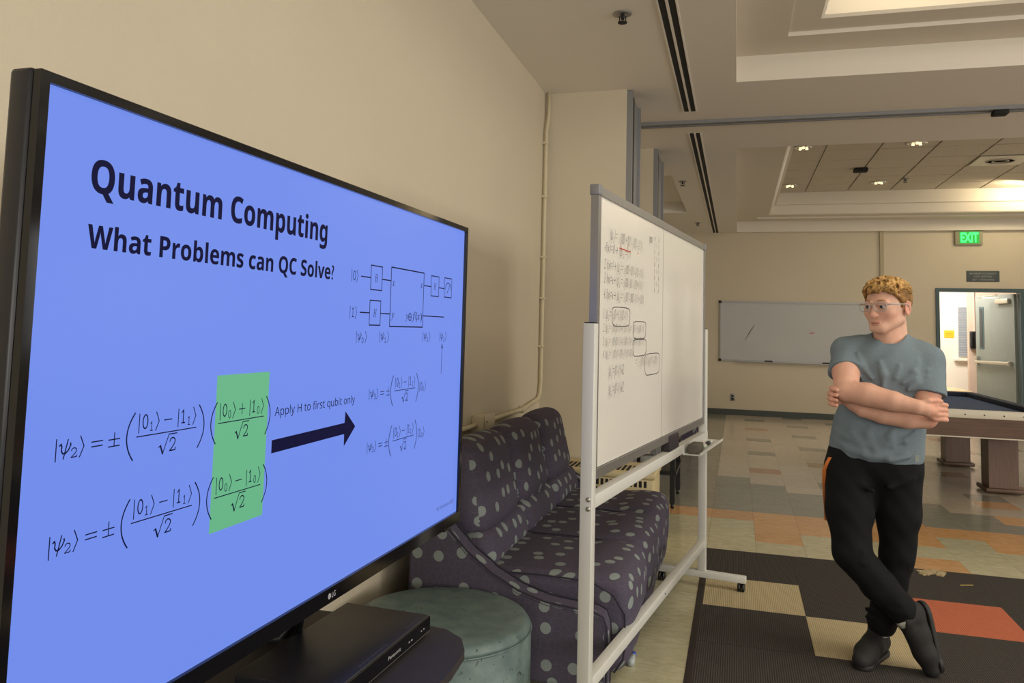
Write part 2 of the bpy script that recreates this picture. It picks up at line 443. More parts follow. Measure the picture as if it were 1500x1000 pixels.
def pouf_mat():
    m = mat('speckled_green_vinyl', (96, 118, 110), .42); nt = m.node_tree; N = nt.nodes; L = nt.links; b = N['Principled BSDF']
    tc = N.new('ShaderNodeTexCoord')
    vo = N.new('ShaderNodeTexVoronoi'); vo.inputs['Scale'].default_value = 34; vo.inputs['Randomness'].default_value = 1; 
    n = N.new('ShaderNodeTexNoise'); n.inputs['Scale'].default_value = 18; n.inputs['Detail'].default_value = 5; L.new(tc.outputs['Object'], n.inputs[0])
    mxv = N.new('ShaderNodeMix'); mxv.data_type = 'VECTOR'; mxv.inputs[0].default_value = .12
    L.new(tc.outputs['Object'], mxv.inputs[4]); L.new(n.outputs[1], mxv.inputs[5]); L.new(mxv.outputs[1], vo.inputs['Vector'])
    lt = N.new('ShaderNodeMath'); lt.operation = 'LESS_THAN'; lt.inputs[1].default_value = .15; L.new(vo.outputs['Distance'], lt.inputs[0])
    r = N.new('ShaderNodeValToRGB'); r.color_ramp.elements[0].position = .35; r.color_ramp.elements[1].position = .7
    r.color_ramp.elements[0].color = lin((88, 107, 107)); r.color_ramp.elements[1].color = lin((110, 128, 124)); L.new(n.outputs[0], r.inputs[0])
    mx = N.new('ShaderNodeMix'); mx.data_type = 'RGBA'; mx.inputs[7].default_value = lin((50, 64, 60)); L.new(lt.outputs[0], mx.inputs[0]); L.new(r.outputs[0], mx.inputs[6])
    L.new(mx.outputs[2], b.inputs['Base Color']); return m
M['pouf'] = pouf_mat()

# ------------------------------------------------------------------ room shell
XL, XR, YB, YF, CZ = -1.393, 8.0, -4.0, 14.15, 3.15
def struct(name, mb, m, parent=None):
    o = mb.build(name, m, parent)
    if parent is None: o['kind'] = 'structure'
    return o
floor = struct('floor', MB().box(XL-.1, XR+.1, YB-.1, 19, -.12, -.0035), mat('floor_slab', (70, 66, 56), .8))
struct('wall_left', MB().box(XL-.15, XL, YB, YF+.1, 0, CZ+.7), M['wall'])
# far wall with door opening
DX0, DX1, DZ = 3.150, 4.300, 2.160
wf = MB().box(XL-.15, DX0-.05, YF, YF+.16, 0, CZ+.7).box(DX1+.05, XR, YF, YF+.16, 0, CZ+.7).box(DX0-.05, DX1+.05, YF, YF+.16, DZ+.05, CZ+.7)
struct('wall_far', wf, M['wall'])
def wall_with_windows(name, axis, pos, a0, a1, wins):
    mb = MB(); z0, z1 = .85, 2.65; cur = a0
    def bx(p, q, lo, hi):
        if axis == 'x': mb.box(pos, pos+.15, p, q, lo, hi)
        else: mb.box(p, q, pos-.15, pos, lo, hi)
    for (p, q) in wins: bx(cur, p, 0, CZ+.7); bx(p, q, 0, z0); bx(p, q, z1, CZ+.7); cur = q
    bx(cur, a1, 0, CZ+.7); struct(name, mb, M['wall'])
wall_with_windows('wall_right', 'x', XR, YB, YF+.1, [(-2.4, 0), (1.0, 3.4), (8.0, 10.4), (11.0, 13.4)])
wall_with_windows('wall_back', 'y', YB, XL-.15, XR+.15, [(-.1, 2.5), (3.3, 5.9)])
# stub walls for the folding partition, with grey channel on their ends
struct('wall_stub_near', MB().box(XL, -.785, 5.625, 6.25, 0, CZ), M['wall'])
struct('wall_stub_far', MB().box(XL, -.785, 7.53, 8.25, 0, CZ), M['wall'])
for nm, y0, y1 in (('trim_1', 5.645, 6.18), ('trim_2', 7.55, 8.2)):
    mb = MB().box(-.785, -.765, y0, y1, 0, CZ-.005).box(-.765, -.745, y0, y0+.05, 0, CZ-.005).box(-.765, -.745, y1-.05, y1, 0, CZ-.005).box(-.7649, -.755, y0+.09, y0+.2, 0, CZ-.01, 1)
    struct(nm, mb, [M['post'], M['void']])
# base boards
struct('baseboard_far', MB().box(-1.39, DX0-.06, YF-.012, YF, 0, .1).box(DX1+.06, XR, YF-.012, YF, 0, .1), M['base'])
struct('baseboard_left', MB().box(XL, XL+.012, YB, 5.6, 0, .1), M['base'])
struct('trim_3', MB().box(2.27, 2.33, YF-.035, YF, .1, CZ), mat('pilaster_trim', (176, 162, 134), .6))
# ceiling with two stepped trays
def ring(mb, x0, x1, y0, y1, za, X0, X1, Y0, Y1, zb, mi=0):
    """surface between an outer rectangle at za and an inner rectangle at zb"""
    o = [(x0, y0, za), (x1, y0, za), (x1, y1, za), (x0, y1, za)]; i = [(X0, Y0, zb), (X1, Y0, zb), (X1, Y1, zb), (X0, Y1, zb)]
    mb.add(o+i, [(0, 1, 5, 4), (1, 2, 6, 5), (2, 3, 7, 6), (3, 0, 4, 7)], mi)
TX0, TX1 = -.013, 5.6
T1 = (.2, 5.611); T2 = (7.655, 14.055)
TZ = 3.72
cb = MB()
e_ = .004
cb.box(XL, TX0-e_, YB, 8.9-e_, CZ, CZ+.05); cb.box(-.72+e_, TX0-e_, 8.9-e_, 11.7+e_, CZ, CZ+.05); cb.box(XL, TX0-e_, 11.7+e_, YF, CZ, CZ+.05)
cb.box(TX1+e_, XR, YB, YF, CZ, CZ+.05); cb.box(TX0-e_, TX1+e_, YB, T1[0]-e_, CZ, CZ+.05); cb.box(TX0-e_, TX1+e_, T1[1]+e_, T2[0]-e_, CZ, CZ+.05); cb.box(TX0-e_, TX1+e_, T2[1]+e_, YF, CZ, CZ+.05)
cb.box(XL, -.72, 8.9, 11.7, CZ+.16, CZ+.2); cb.box(-.72, -.7165, 8.9, 11.7, CZ+.0003, CZ+.2); cb.box(XL, -.7165, 11.7, 11.7035, CZ+.0003, CZ+.2); cb.box(XL, -.7165, 8.8965, 8.9, CZ+.0003, CZ+.2)
ceiling = struct('ceiling', cb, M['ceil'])
prof = [(-.006, CZ+.0004), (0, CZ+.0004), (0, 3.333), (.325, 3.333), (.325, 3.36), (.51, 3.364), (.53, 3.38), (.575, 3.50), (.585, 3.515), (.62, 3.52), (.62, TZ)]
for (y0, y1) in (T1, T2):
    mb = MB()
    for (a, za), (b, zb) in zip(prof[:-1], prof[1:]):
        ring(mb, TX0+a, TX1-a, y0+a, y1-a, za, TX0+b, TX1-b, y0+b, y1-b, zb)
    mb.build('tray_moulding', M['mould'], ceiling)
    MB().box(TX0+.6, TX1-.6, y0+.6, y1-.6, TZ+.02, TZ+.05).build('tray_top', M['tbar'], ceiling)
# acoustic tiles (pieces) on a bright grid in both trays
px_, py_ = .632, .605
tile_me = MB().box(.012, px_-.012, .012, py_-.012, .004, .018).mesh('ceiling_tile'); tile_me.materials.append(M['ctile'])
for (y0, y1), yo in ((T1, 4.991), (T2, 13.435)):
    for i in range(-1, 9):
        for j in range(0, 12):
            xa = 1.045+px_*(i-1)+0; ya = yo-py_*(j+1)
            if xa > TX1-.63 or ya < y0+.3: continue
            x_lo = max(xa, TX0+.62); x_hi = min(xa+px_, TX1-.62)
            if x_hi-x_lo < .1: continue
            o = bpy.data.objects.new('ceiling_tile', tile_me); COL.objects.link(o); o.parent = ceiling
            o.location = (xa if x_lo == xa else x_lo, max(ya, y0+.6), TZ-.01+random.uniform(0, .004)); o.scale = ((x_hi-x_lo)/px_, (ya+py_-max(ya, y0+.6))/py_, 1)
            if i == 4 and j == 4 and yo > 10: pass
# track of the folding partition across the ceiling
tr = thing('partition_track', 'grey metal folding partition track running across the ceiling', 'track', (-.8, 6.62, CZ))
tr2 = MB()
for k, (a, b) in enumerate(((-.055, -.025), (-.018, .018), (.025, .055))): tr2.box(0, 6.9, a, b, -.028 if k != 1 else -.02, 0)
tr2.build('rail', M['post'], tr)
MB().box(0, 6.9, -.024, .024, -.012, -.001).build('slot', M['void'], tr)
MB().rbox(2.66, 2.76, -.05, .05, -.06, -.028, .006).build('stop_block', M['void'], tr)
# linear slot diffusers
def diffuser(y0, y1, label):
    t = thing('slot_diffuser', label, 'vent', (-.37, y0, CZ), 0, 'slot diffusers')
    MB().box(-.055, -.045, 0, y1-y0, -.006, 0).box(-.008, .008, 0, y1-y0, -.006, 0).box(.045, .055, 0, y1-y0, -.006, 0).build('frame', M['ceil'], t)
    for a, b in ((-.045, -.008), (.008, .045)): MB().box(a, b, 0, y1-y0, -.003, -.0005).build('slot', M['void'], t)
diffuser(.4, 6.29, 'long double slot ceiling vent on the near side of the partition track')
diffuser(7.0, 14.1, 'long double slot ceiling vent beyond the partition track')

# ceiling sprinklers, downlights, small devices
def sprinkler(x, y, z, label, s=1):
    t = thing('ceiling_sprinkler', label, 'sprinkler', (x, y, z), 0, 'ceiling sprinklers')
    MB().lathe([(.048*s, 0), (.046*s, -.006), (.03*s, -.010), (.012*s, -.006)], n=20).build('escutcheon', M['alu'], t)
    MB().cyl((0, 0, -.004), (0, 0, -.035), .009*s, 8).box(-.02, -.014, -.003, .003, -.05, -.015).box(.014, .02, -.003, .003, -.05, -.015).cyl((0, 0, -.05), (0, 0, -.054), .024*s, 12).build('head', M['void'], t)
sprinkler(-.622, 4.246, CZ, 'sprinkler head on the near ceiling above the rolling whiteboard', 1.1)
sprinkler(-.622, 9.248, CZ, 'sprinkler head on the ceiling just beyond the far stub wall')
sprinkler(-.618, 12.794, CZ, 'sprinkler head nearest the far wall beside the slot vent')
sprinkler(2.35, 12.45, TZ-.01, 'sprinkler head among the acoustic tiles of the far tray')
def downlight(x, y, label):
    t = thing('recessed_downlight', label, 'ceiling light', (x, y, TZ-.008), 0, 'recessed downlights in the far tray')
    MB().lathe([(.115, 0), (.115, -.008), (.092, -.012), (.085, -.002)], n=28).build('trim_ring', M['chrome'], t)
    MB().lathe([(.085, -.001), (.08, -.004), (.03, -.003)], n=24).build('reflector', M['chrome'], t)
    for k in range(3):
        a = k*2*PI/3+.4
        MB().lathe([(.004, 0), (.017, -.004), (.02, -.016), (.012, -.024), (.003, -.026)], (.045*math.cos(a), .045*math.sin(a), -.004), 10).build('bulb', mat('lamp_glass', (240, 232, 210), .2, emit=(255, 226, 170), estr=1.4) if 'bulbm' not in M else M['bulbm'], t)
M['bulbm'] = mat('lamp_glass', (240, 232, 210), .2, emit=(255, 226, 170), estr=1.6)
downlight(.779, 10.18, 'round recessed downlight at the near left of the far tray')
downlight(2.048, 10.15, 'round recessed downlight at the near right of the far tray')
downlight(.777, 12.77, 'round recessed downlight at the far left of the far tray')
downlight(2.03, 12.67, 'round recessed downlight at the far right of the far tray')
sp = thing('ceiling_speaker', 'small dark projecting device on the acoustic tiles', 'ceiling device', (1.63, 11.6, TZ-.008))
MB().rbox(-.09, .09, -.07, .07, -.05, 0, .012).build('housing', M['void'], sp)

ad = thing('air_diffuser', 'pale square air diffuser plate lit at the right of the far tray', 'air diffuser', (3.257, 11.32, TZ-.012))
MB().box(-.30, .30, -.29, .29, -.006, 0).build('plate', M['tbar'], ad)
for r_ in (.10, .17): MB().lathe([(r_, 0), (r_, -.012), (r_-.012, -.014), (r_-.014, -.002)], (0, 0, -.004), 28).build('ring', M['ctile'], ad)

# ------------------------------------------------------------------ floor tiles (pieces) and carpet
TS, FX, FY = .3048, -.184, 5.327
tme = {}
for k in 'SOBGPT':
    me = MB().box(.0006, TS-.0006, .0006, TS-.0006, -.0035, 0).mesh('floor_tile'); me.materials.append(M[k]); tme[k] = me
def tile_kind(i, j):
    if i < 0:
        return 'O' if (j == 3 and i > -5) else ('S' if j < 3 else 'G')
    if j <= 2 and i == 1 and j >= 1: return 'O'
    if j == 0: return 'O' if i == 4 else 'S'
    if j == 1: return 'O' if i in (1, 9) else 'S'
    if j == 2: return 'O' if (i in (1, 2, 3, 4) or i >= 6) else 'S'
    if j == 3: return 'O'
    if j == 4: return 'O' if (i == 4 or i > 8) else 'G'
    if j == 5: return 'O' if i >= 7 else 'G'
    b = 9 if i == 0 else 8 if i == 1 else 7 if i in (2, 3, 4) else 6
    if j < b: return 'G'
    if i == 7 and j == 7: return 'O'
    if i % 4 == 1 and (j-10) % 4 == 0: return 'P' if (j-10) % 12 == 0 else 'G'
    if i % 4 == 3 and (j-12) % 4 == 0: return 'T' if j == 12 else 'G'
    return 'B'
cells = []
for i in range(-4, 27):
    for j in range(-30, 29):
        x = FX+TS*i; y = FY+TS*j
        if y+TS > YF+.02 and y > YF-.02: continue
        if j < 0 and i >= 0: continue          # under the carpet
        if x < XL: continue
        vis = (y > 5.2 and -0.55 < x+.3 and x < y*.40+.2) or (j < 0 and i >= -3 and y > 1.6)
        d = math.hypot(x, y)
        cells.append((0 if vis else 1, d, i, j, x, y))
cells.sort()
rest = {k: MB() for k in 'SOBGPT'}
for n, (vis, d, i, j, x, y) in enumerate(cells):
    k = tile_kind(i, j)
    if n < 300 and vis == 0:
        o = bpy.data.objects.new('floor_tile', tme[k]); COL.objects.link(o); o.parent = floor; o.location = (x, y, 0)
    else: rest[k].box(x+.0006, x+TS-.0006, y+.0006, min(y+TS-.0006, YF), -.0035, 0)
rest_all = MB(); mats_r = []
for q, k in enumerate('SOBGPT'):
    n = len(rest_all.v); r_ = rest[k]; rest_all.v += r_.v; rest_all.f += [tuple(a+n for a in f) for f in r_.f]; rest_all.mi += [q]*len(r_.f); rest_all.sm += r_.sm; mats_r.append(M[k])
o = rest_all.build('floor_tile_field', mats_r, floor); o['kind'] = 'stuff'
# door threshold floor beyond
struct('floor_corridor', MB().box(2.4, 8, YF, 19, -.0034, 0), M['B'])

CQX, CQY, CP = -.166, 3.735, .4942
carpet = thing('carpet_runner', 'charcoal carpet of square tiles with tan and orange squares under the standing man', 'carpet', (CQX, CQY, 0))
def ctile(w, h):
    return MB().box(.0004, w-.0004, .0004, h-.0004, .0005, .008).mesh('carpet_tile')
cm = {k: ctile(CP, CP) for k in ('cdark', 'ctan', 'cor')}
for k, me in cm.items(): me.materials.append(M[k])
strip = ctile(CP, 5.322-CQY-3*CP); strip.materials.append(M['cdark'])
special = {(0, 1): 'ctan', (1, 0): 'ctan', (2, 1): 'cor', (4, 0): 'ctan', (5, -1): 'cor', (3, -2): 'ctan', (6, 2): 'ctan', (2, -4): 'cor', (0, -4): 'ctan'}
for i in range(0, 8):
    for j in range(-7, 4):
        k = special.get((i, j), 'cdark')
        o = bpy.data.objects.new('carpet_tile', strip if j == 3 else cm[k]); COL.objects.link(o); o.parent = carpet
        o.location = (CP*i, CP*j, random.uniform(0, .0006)); 
        if k == 'ctan': o['label'] = 'tan carpet square'
        if k == 'cor': o['label'] = 'orange carpet square'
MB().prism([(-.036, 0), (-.036, .003), (-.006, .010), (0, .010), (0, 0)], -7*CP, 5.322-CQY, 'y').build('rubber_edging', M['rubber'], carpet)
tp = MB()
for k in range(7): 
    a = random.uniform(0, 3); cx, cy = random.uniform(-.06, .1), random.uniform(-.03, .03)
    tp.box(-.045, .045, -.018, .018, 0, .002+.001*k, M=Matrix.Translation((cx, cy, .0085)) @ Matrix.Rotation(a*.4, 4, 'Z'))
o = tp.build('tape_scrap', M['litter'], None); o.location = (1.11, 5.25, 0); tag(o, 'torn scrap of tape at the far edge of the carpet', 'litter')
o = MB().cyl((-.035, -.01, .011), (.035, .012, .012), .003, 6).build('straw_bit', mat('dry_straw', (170, 150, 80), .7), None); o.location = (1.24, 5.06, 0); tag(o, 'small yellow straw lying on the charcoal carpet', 'litter')

# ------------------------------------------------------------------ far wall furnishings
def door():
    fr = struct('door_1', MB().box(DX0-.055, DX0, YF-.03, YF+.17, 0, DZ+.055).box(DX1, DX1+.055, YF-.03, YF+.17, 0, DZ+.055).box(DX0, DX1, YF-.03, YF+.17, DZ, DZ+.055), M['frame'])
    hx, hy = DX1-.01, YF+.12; th = math.atan2(.83, -.31)
    Mx = Matrix.Translation((hx, hy, 0)) @ Matrix.Rotation(th, 4, 'Z')
    lf = MB().box(0, .93, 0, .045, .01, DZ-.02, 0, Mx)
    leaf = lf.build('door_leaf', M['doorleaf'], fr)
    # vision slot, bar, closer on the face turned to the room (local +y side)
    MB().box(.72, .83, .045, .052, 1.24, 1.95, 0, Mx).build('vision_frame', M['frame'], leaf)
    MB().box(.745, .805, .052, .056, 1.27, 1.92, 0, Mx).build('vision_glass', mat('wired_glass', (58, 62, 60), .15), leaf)
    MB().rbox(.08, .88, .075, .115, 1.0, 1.05, .008, M=Mx).box(.84, .90, .045, .10, .97, 1.12, 0, Mx).box(.06, .12, .045, .10, .99, 1.06, 0, Mx).build('push_bar', M['steel'], leaf)
    MB().rbox(.08, .38, .045, .10, 1.99, 2.07, .008, M=Mx).build('door_closer', M['steel'], leaf)
    MB().tube([Mx @ Vector((.3, .075, 2.08)), Mx @ Vector((.62, .2, 2.1)), Vector((DX1-.3, YF+.05, 2.12))], .009, 6).build('closer_arm', M['steel'], leaf)
door()
wb = thing('wall_whiteboard', 'long blank whiteboard mounted on the far wall', 'whiteboard', (.93, YF, 1.44))
MB().box(-1.215, 1.215, -.02, 0, -.505, .505).build('panel', M['boardfar'], wb)
fb = MB().box(-1.23, 1.23, -.03, 0, .49, .515).box(-1.23, 1.23, -.03, 0, -.515, -.49).box(-1.23, -1.21, -.03, 0, -.49, .49).box(1.21, 1.23, -.03, 0, -.49, .49)
fb.build('frame', M['alu'], wb)
for sx in (-1, 1):
    for sz in (-1, 1): MB().rbox(sx*1.22-.022, sx*1.22+.022, -.034, 0, sz*.502-.022, sz*.502+.022, .004).build('corner_cap', M['void'], wb)
MB().box(-.95, 1.1, -.075, -.03, -.522, -.512).build('tray', M['alu'], wb)
ik = Ink(); ik.line([(.22, -.01), (.3, .01), (.25, -.02), (.33, 0)], .006)
ik.build('marker_scribble', M['redink'], wb, lambda u, v: (u, -.0212, v))
ik = Ink()
for k in range(8): ik.line([(-.80+.01*k, -.15+.02*k), (-.70+.008*k, .03+.012*k)], .006)
ik.build('wiped_smudge', mat('faint_smudge', (178, 182, 182), .5), wb, lambda u, v: (u, -.0211, v))
for dx, w, lab in ((-.42, .13, 'dark eraser on the tray of the wall whiteboard'), (.5, .12, 'flat black marker lying mid way along the wall whiteboard tray')):
    o = MB().rbox(-w/2, w/2, -.02, .02, 0, .022, .004).build('board_eraser', M['void'], None); o.location = (.93+dx, YF-.055, 1.44-.512); tag(o, lab, 'eraser')
# outlet
t = thing('wall_outlet', 'small dark wall outlet below the far whiteboard', 'outlet', (-.075, YF, .30))
MB().rbox(-.038, .038, -.008, 0, -.06, .06, .003).build('cover_plate', M['alu'], t)
for z in (-.025, .025): MB().rbox(-.022, .022, -.012, -.006, z-.018, z+.018, .003).build('socket', M['black'], t)
# EXIT sign
t = thing('exit_sign', 'lit green EXIT sign high on the far wall', 'exit sign', (3.585, YF, 3.03))
MB().rbox(-.2, .2, -.05, 0, -.115, .115, .008).build('housing', mat('exit_housing', (150, 150, 120), .5), t)
MB().box(-.135, .15, -.054, -.05, -.09, .1).build('face', mat('exit_face', (20, 120, 40), .5, emit=(0, 175, 50), estr=.8), t)
ik = Ink(); ik.text('EXIT', -.12, .135, -.075, .085, .03)
ik.build('lettering', mat('exit_letters', (60, 255, 110), .5, emit=(50, 255, 120), estr=1.6), t, lambda u, v: (u, -.0552, v))
MB().box(-.13, .15, -.04, 0, .117, .12).build('canopy', mat('exit_canopy', (130, 150, 100), .5), t)
# occupancy sign
t = thing('occupancy_sign', 'dark grey maximum occupancy plate above the door', 'sign', (3.785, YF, 2.412))
MB().rbox(-.235, .235, -.01, 0, -.088, .088, .002).build('plate', mat('sign_plate', (66, 74, 74), .5), t)
ik = Ink(); ik.text('MAXIMUM OCCUPANCY', -.19, .195, .03, .058, .005); ik.text('1459 SEATED', -.13, .13, -.018, .01, .005); ik.text('2071 STANDING', -.155, .16, -.068, -.04, .005)
ik.build('lettering', mat('sign_letters', (150, 150, 145), .5), t, lambda u, v: (u, -.0105, v))

# corridor beyond the door
struct('wall_corridor', MB().box(2.4, 8, 16.5, 16.6, 0, 3.3), M['corr'])
struct('wall_corridor_side', MB().box(4.02, 8, 15.95, 16.05, 0, 3.3), M['pink'])
struct('ceiling_corridor', MB().box(2.4, 8, YF+.16, 16.6, 3.3, 3.35), M['corr'])
struct('wall_corridor_left', MB().box(2.3, 2.4, YF+.16, 16.6, 0, 3.3), M['corr'])
w = struct('window_1', MB().box(3.96, 4.3, 16.47, 16.5, 1.03, 2.02), M['corr'])
for k in range(30): MB().box(3.975, 4.3, 16.44, 16.465, 1.08+.031*k, 1.104+.031*k).build('blind_slat', mat('blind_slat', (168, 176, 186), .5) if k == 0 else bpy.data.materials['blind_slat'], w)
MB().box(3.9, 4.35, 16.4, 16.5, 1.0, 1.03).build('sill', M['corr'], w)
t = thing('yellow_notice', 'yellow paper notice on the white corridor wall', 'notice', (3.83, 16.495, 1.49))
MB().box(-.085, .085, -.004, 0, -.07, .07).build('sheet', M['yellow'], t)
ik = Ink(); ik.line([(-.06, .01), (.05, .01)], .008); ik.line([(-.06, -.02), (.05, -.02)], .008)
ik.build('print', mat('notice_print', (190, 130, 30), .6), t, lambda u, v: (u, -.0045, v))
t = thing('wall_phone', 'black box phone on the pink corridor wall', 'wall phone', (4.09, 15.95, 1.39))
MB().rbox(-.06, .07, -.09, 0, -.155, .155, .015).build('body', M['black'], t)
MB().rbox(-.075, -.035, -.13, -.09, -.13, .13, .012).build('handset', M['void'], t)
MB().tube([(0.02, -.02, .15), (.02, -.02, 1.2), (.02, -.02, 1.9)], .012, 6).build('conduit', M['pink'], t)
tb = thing('corridor_table', 'light wood table top standing in the corridor', 'table', (3.42, 15.0, 0))
MB().rbox(-.5, .28, -.5, .5, .52, .55, .008).build('tabletop', mat('light_wood', (214, 190, 150), .4, noise=.05), tb)
for sx in (-.42, .2):
    for sy in (-.42, .42): MB().cyl((sx, sy, 0), (sx, sy, .52), .02, 8).build('leg', M['post'], tb)

# ------------------------------------------------------------------ pool table
pt = thing('pool_table', 'pool table with dark blue cloth, walnut apron and square legs', 'pool table', (1.93, 9.0, 0))
a0, a1, b0, b1 = -.72, .70, -1.25, 1.27
MB().box(a0, a1, b0, b0+.04, .545, .705).box(a0, a1, b1-.04, b1, .545, .705).box(a0, a0+.04, b0+.04, b1-.04, .545, .705).box(a1-.04, a1, b0+.04, b1-.04, .545, .705).build('apron', M['pool_wood'], pt)
MB().box(a0+.1, a1-.1, b0+.1, b1-.1, .705, .735).build('cloth_bed', M['cloth'], pt)
MB().rbox(a0-.01, a1+.01, b0-.015, b0+.1, .705, .772, .006).build('rail', M['rail'], pt)
MB().rbox(a0, a1, b1-.1, b1, .705, .785, .01).build('rail', M['cushion'], pt)
for s0, s1 in ((a0, a0+.1), (a1-.1, a1)): MB().rbox(s0, s1, b0+.1, b1-.1, .705, .785, .01).build('rail', M['cushion'], pt)
MB().prism([(b0+.1, .74), (b0+.15, .768), (b0+.1, .768)], a0+.1, a1-.1, 'x').build('cushion', M['cloth'], pt)
MB().box(a0-.012, a1+.012, b0-.017, b0+.012, .538, .547).build('trim_strip', M['rail'], pt)
for k in range(9): MB().cyl((a0+.1+k*.15, b0-.0155, .738), (a0+.1+k*.15, b0-.019, .738), .006, 8).build('sight', M['void'], pt)
for sx in (-.52, .40):
    for sy in (-.68, .86):
        lg = MB().box(sx-.12, sx+.12, sy-.12, sy+.12, .04, .545).build('leg', M['leg_wood'], pt)
        MB().rbox(sx-.155, sx+.155, sy-.155, sy+.155, .012, .05, .008).cyl((sx, sy, 0), (sx, sy, .014), .05, 12).build('foot_plate', M['pool_wood'], lg)

# ------------------------------------------------------------------ left wall conduit and box
cy = thing('wall_conduit', 'cream conduit running up the corner and along the left wall', 'conduit', (XL, 5.6, .85))
MB().tube([(.03, 0, 2.3), (.03, 0, 2.12), (.022, -.03, 2.0), (.022, -.03, 1.2), (.022, -.03, .14), (.022, -.05, .07), (.022, -.1, .035), (.022, -.5, .0), (.022, -1.2, -.0), (.022, -2.5, -.0), (.022, -5, 0)], .014, 10).build('pipe', M['conduit'], cy)
for z in (.4, .75, 1.05, 1.5, 1.9): MB().rbox(0, .04, -.052, -.008, z, z+.018, .003).build('strap', M['conduit'], cy)
for y in (-.55, -3.2): MB().rbox(0, .04, y, y+.018, -.024, .024, .003).build('strap', M['conduit'], cy)
jb = thing('junction_box', 'cream painted junction box on the conduit above the sofa', 'junction box', (XL, 4.18, .84))
MB().rbox(0, .075, -.08, .08, -.062, .062, .006).build('box', M['conduit'], jb)
MB().rbox(.075, .082, -.09, .09, -.07, .07, .004).build('cover', M['conduit'], jb)
for z in (-.03, .03): MB().cyl((.082, -.06, z), (.084, -.06, z), .005, 8).build('screw', M['void'], jb)

# ------------------------------------------------------------------ heater cabinet and black cart behind the sofa
ht = thing('heater_cabinet', 'cream convector heater with grille slots behind the sofa', 'heater', (-.94, 5.36, 0))
MB().rbox(-.43, .43, -.2, .2, .03, .44, .012).build('body', M['heater'], ht)
MB().rbox(-.44, .44, -.21, .21, .438, .478, .01).build('top', M['heater'], ht)
for k in range(26): MB().box(-.41+k*.031, -.41+k*.031+.019, -.2005, -.198, .385, .425).build('grille_slot', M['void'], ht)
for k in range(26): MB().box(-.41+k*.031, -.41+k*.031+.019, -.15, .05, .4775, .4795).build('grille_slot', M['void'], ht)
MB().box(-.43, .43, -.18, .18, 0, .03).build('plinth', M['heater'], ht)
bc = thing('black_cart', 'black metal cart standing behind the sofa by the stub wall', 'cart', (-.64, 6.72, 0))
for sx in (-.19, .15):
    for sy in (-.3, .3): MB().box(sx-.02, sx+.02, sy-.02, sy+.02, .04, .52).build('leg', M['black'], bc)
MB().box(-.22, .18, -.33, .33, .50, .72).build('cabinet', M['black'], bc)
MB().box(-.22, .18, -.33, .33, .26, .29).build('shelf', M['black'], bc)
for sx in (-.19, .15):
    for sy in (-.3, .3): MB().cyl((sx-.012, sy, .022), (sx+.012, sy, .022), .022, 12).build('caster', M['black'], bc)
for (x, y, w, h, c, lab) in ((-.70, 6.5, .1, .1, (150, 150, 148), 'grey box on the shelf of the black cart'), (-.68, 6.52, .12, .09, (120, 124, 122), '')):
    if lab:
        o = MB().rbox(-w/2, w/2, -.06, .06, 0, h, .008).build('grey_box', mat('grey_card', c, .7), None); o.location = (x, y, .29); tag(o, lab, 'box')

# ------------------------------------------------------------------ upholstered pieces
def uph(sd, name, parent, smooth=1):
    o = sd.build(name, M['sofa'], parent, smooth); return box_uv(o, {'seat_cushion': 'seat', 'back_cushion': 'back', 'lumbar_cushion': 'back'}.get(name))
sofa = thing('sofa', 'dark purple dotted three seat sofa with sloping arms along the left wall', 'sofa', (-.84, 3.0, 0))
SY = [.10, .70, 1.30, 1.90]
for k in range(3):
    y0, y1 = SY[k]+.002, SY[k+1]-.002; cyy = (y0+y1)/2; hw = (y1-y0)/2
    s = SDF((-.25, y0-.03, .02), (.52, y1+.03, .52), .009)      # seat wrapping down over the front
    s.rbox((.10, cyy, .305), (.335, hw, .115), .05, 0, R=None)
    s.rbox((.325, cyy, .235), (.115, hw, .185), .095, .05)
    s.put(lambda P: (P[..., 1]-y1), (-.3, y0-.05, 0), (.6, y1+.05, .6), 0, 'i'); s.put(lambda P: (y0-P[..., 1]), (-.3, y0-.05, 0), (.6, y1+.05, .6), 0, 'i')
    s.displace(lambda P: -.012*np.clip(1-((P[:, 1]-cyy)/hw)**2, 0, 1))
    uph(s, 'seat_cushion', sofa)
    a = math.radians(-14); Rm = [[math.cos(a), 0, math.sin(a)], [0, 1, 0], [-math.sin(a), 0, math.cos(a)]]
    s = SDF((-.46, y0-.03, .30), (.02, y1+.03, 1.0), .009)      # upper back cushion
    s.rbox((-.265, cyy, .70), (.085, hw, .195), .08, 0, R=Rm)
    s.put(lambda P: (P[..., 1]-y1), (-.5, y0-.05, .2), (.1, y1+.05, 1), 0, 'i'); s.put(lambda P: (y0-P[..., 1]), (-.5, y0-.05, .2), (.1, y1+.05, 1), 0, 'i')
    s.displace(lambda P: -.016*np.clip(1-((P[:, 1]-cyy)/hw)**2, 0, 1)+.034*np.clip(((P[:, 1]-cyy)/hw)**8, 0, 1.2))
    uph(s, 'back_cushion', sofa)
    s = SDF((-.46, y0-.03, .3), (.05, y1+.03, .62), .009)       # lumbar roll
    s.rbox((-.19, cyy, .46), (.085, hw, .09), .07, 0, R=Rm)
    s.put(lambda P: (P[..., 1]-y1), (-.5, y0-.05, .2), (.1, y1+.05, 1), 0, 'i'); s.put(lambda P: (y0-P[..., 1]), (-.5, y0-.05, .2), (.1, y1+.05, 1), 0, 'i')
    uph(s, 'lumbar_cushion', sofa)
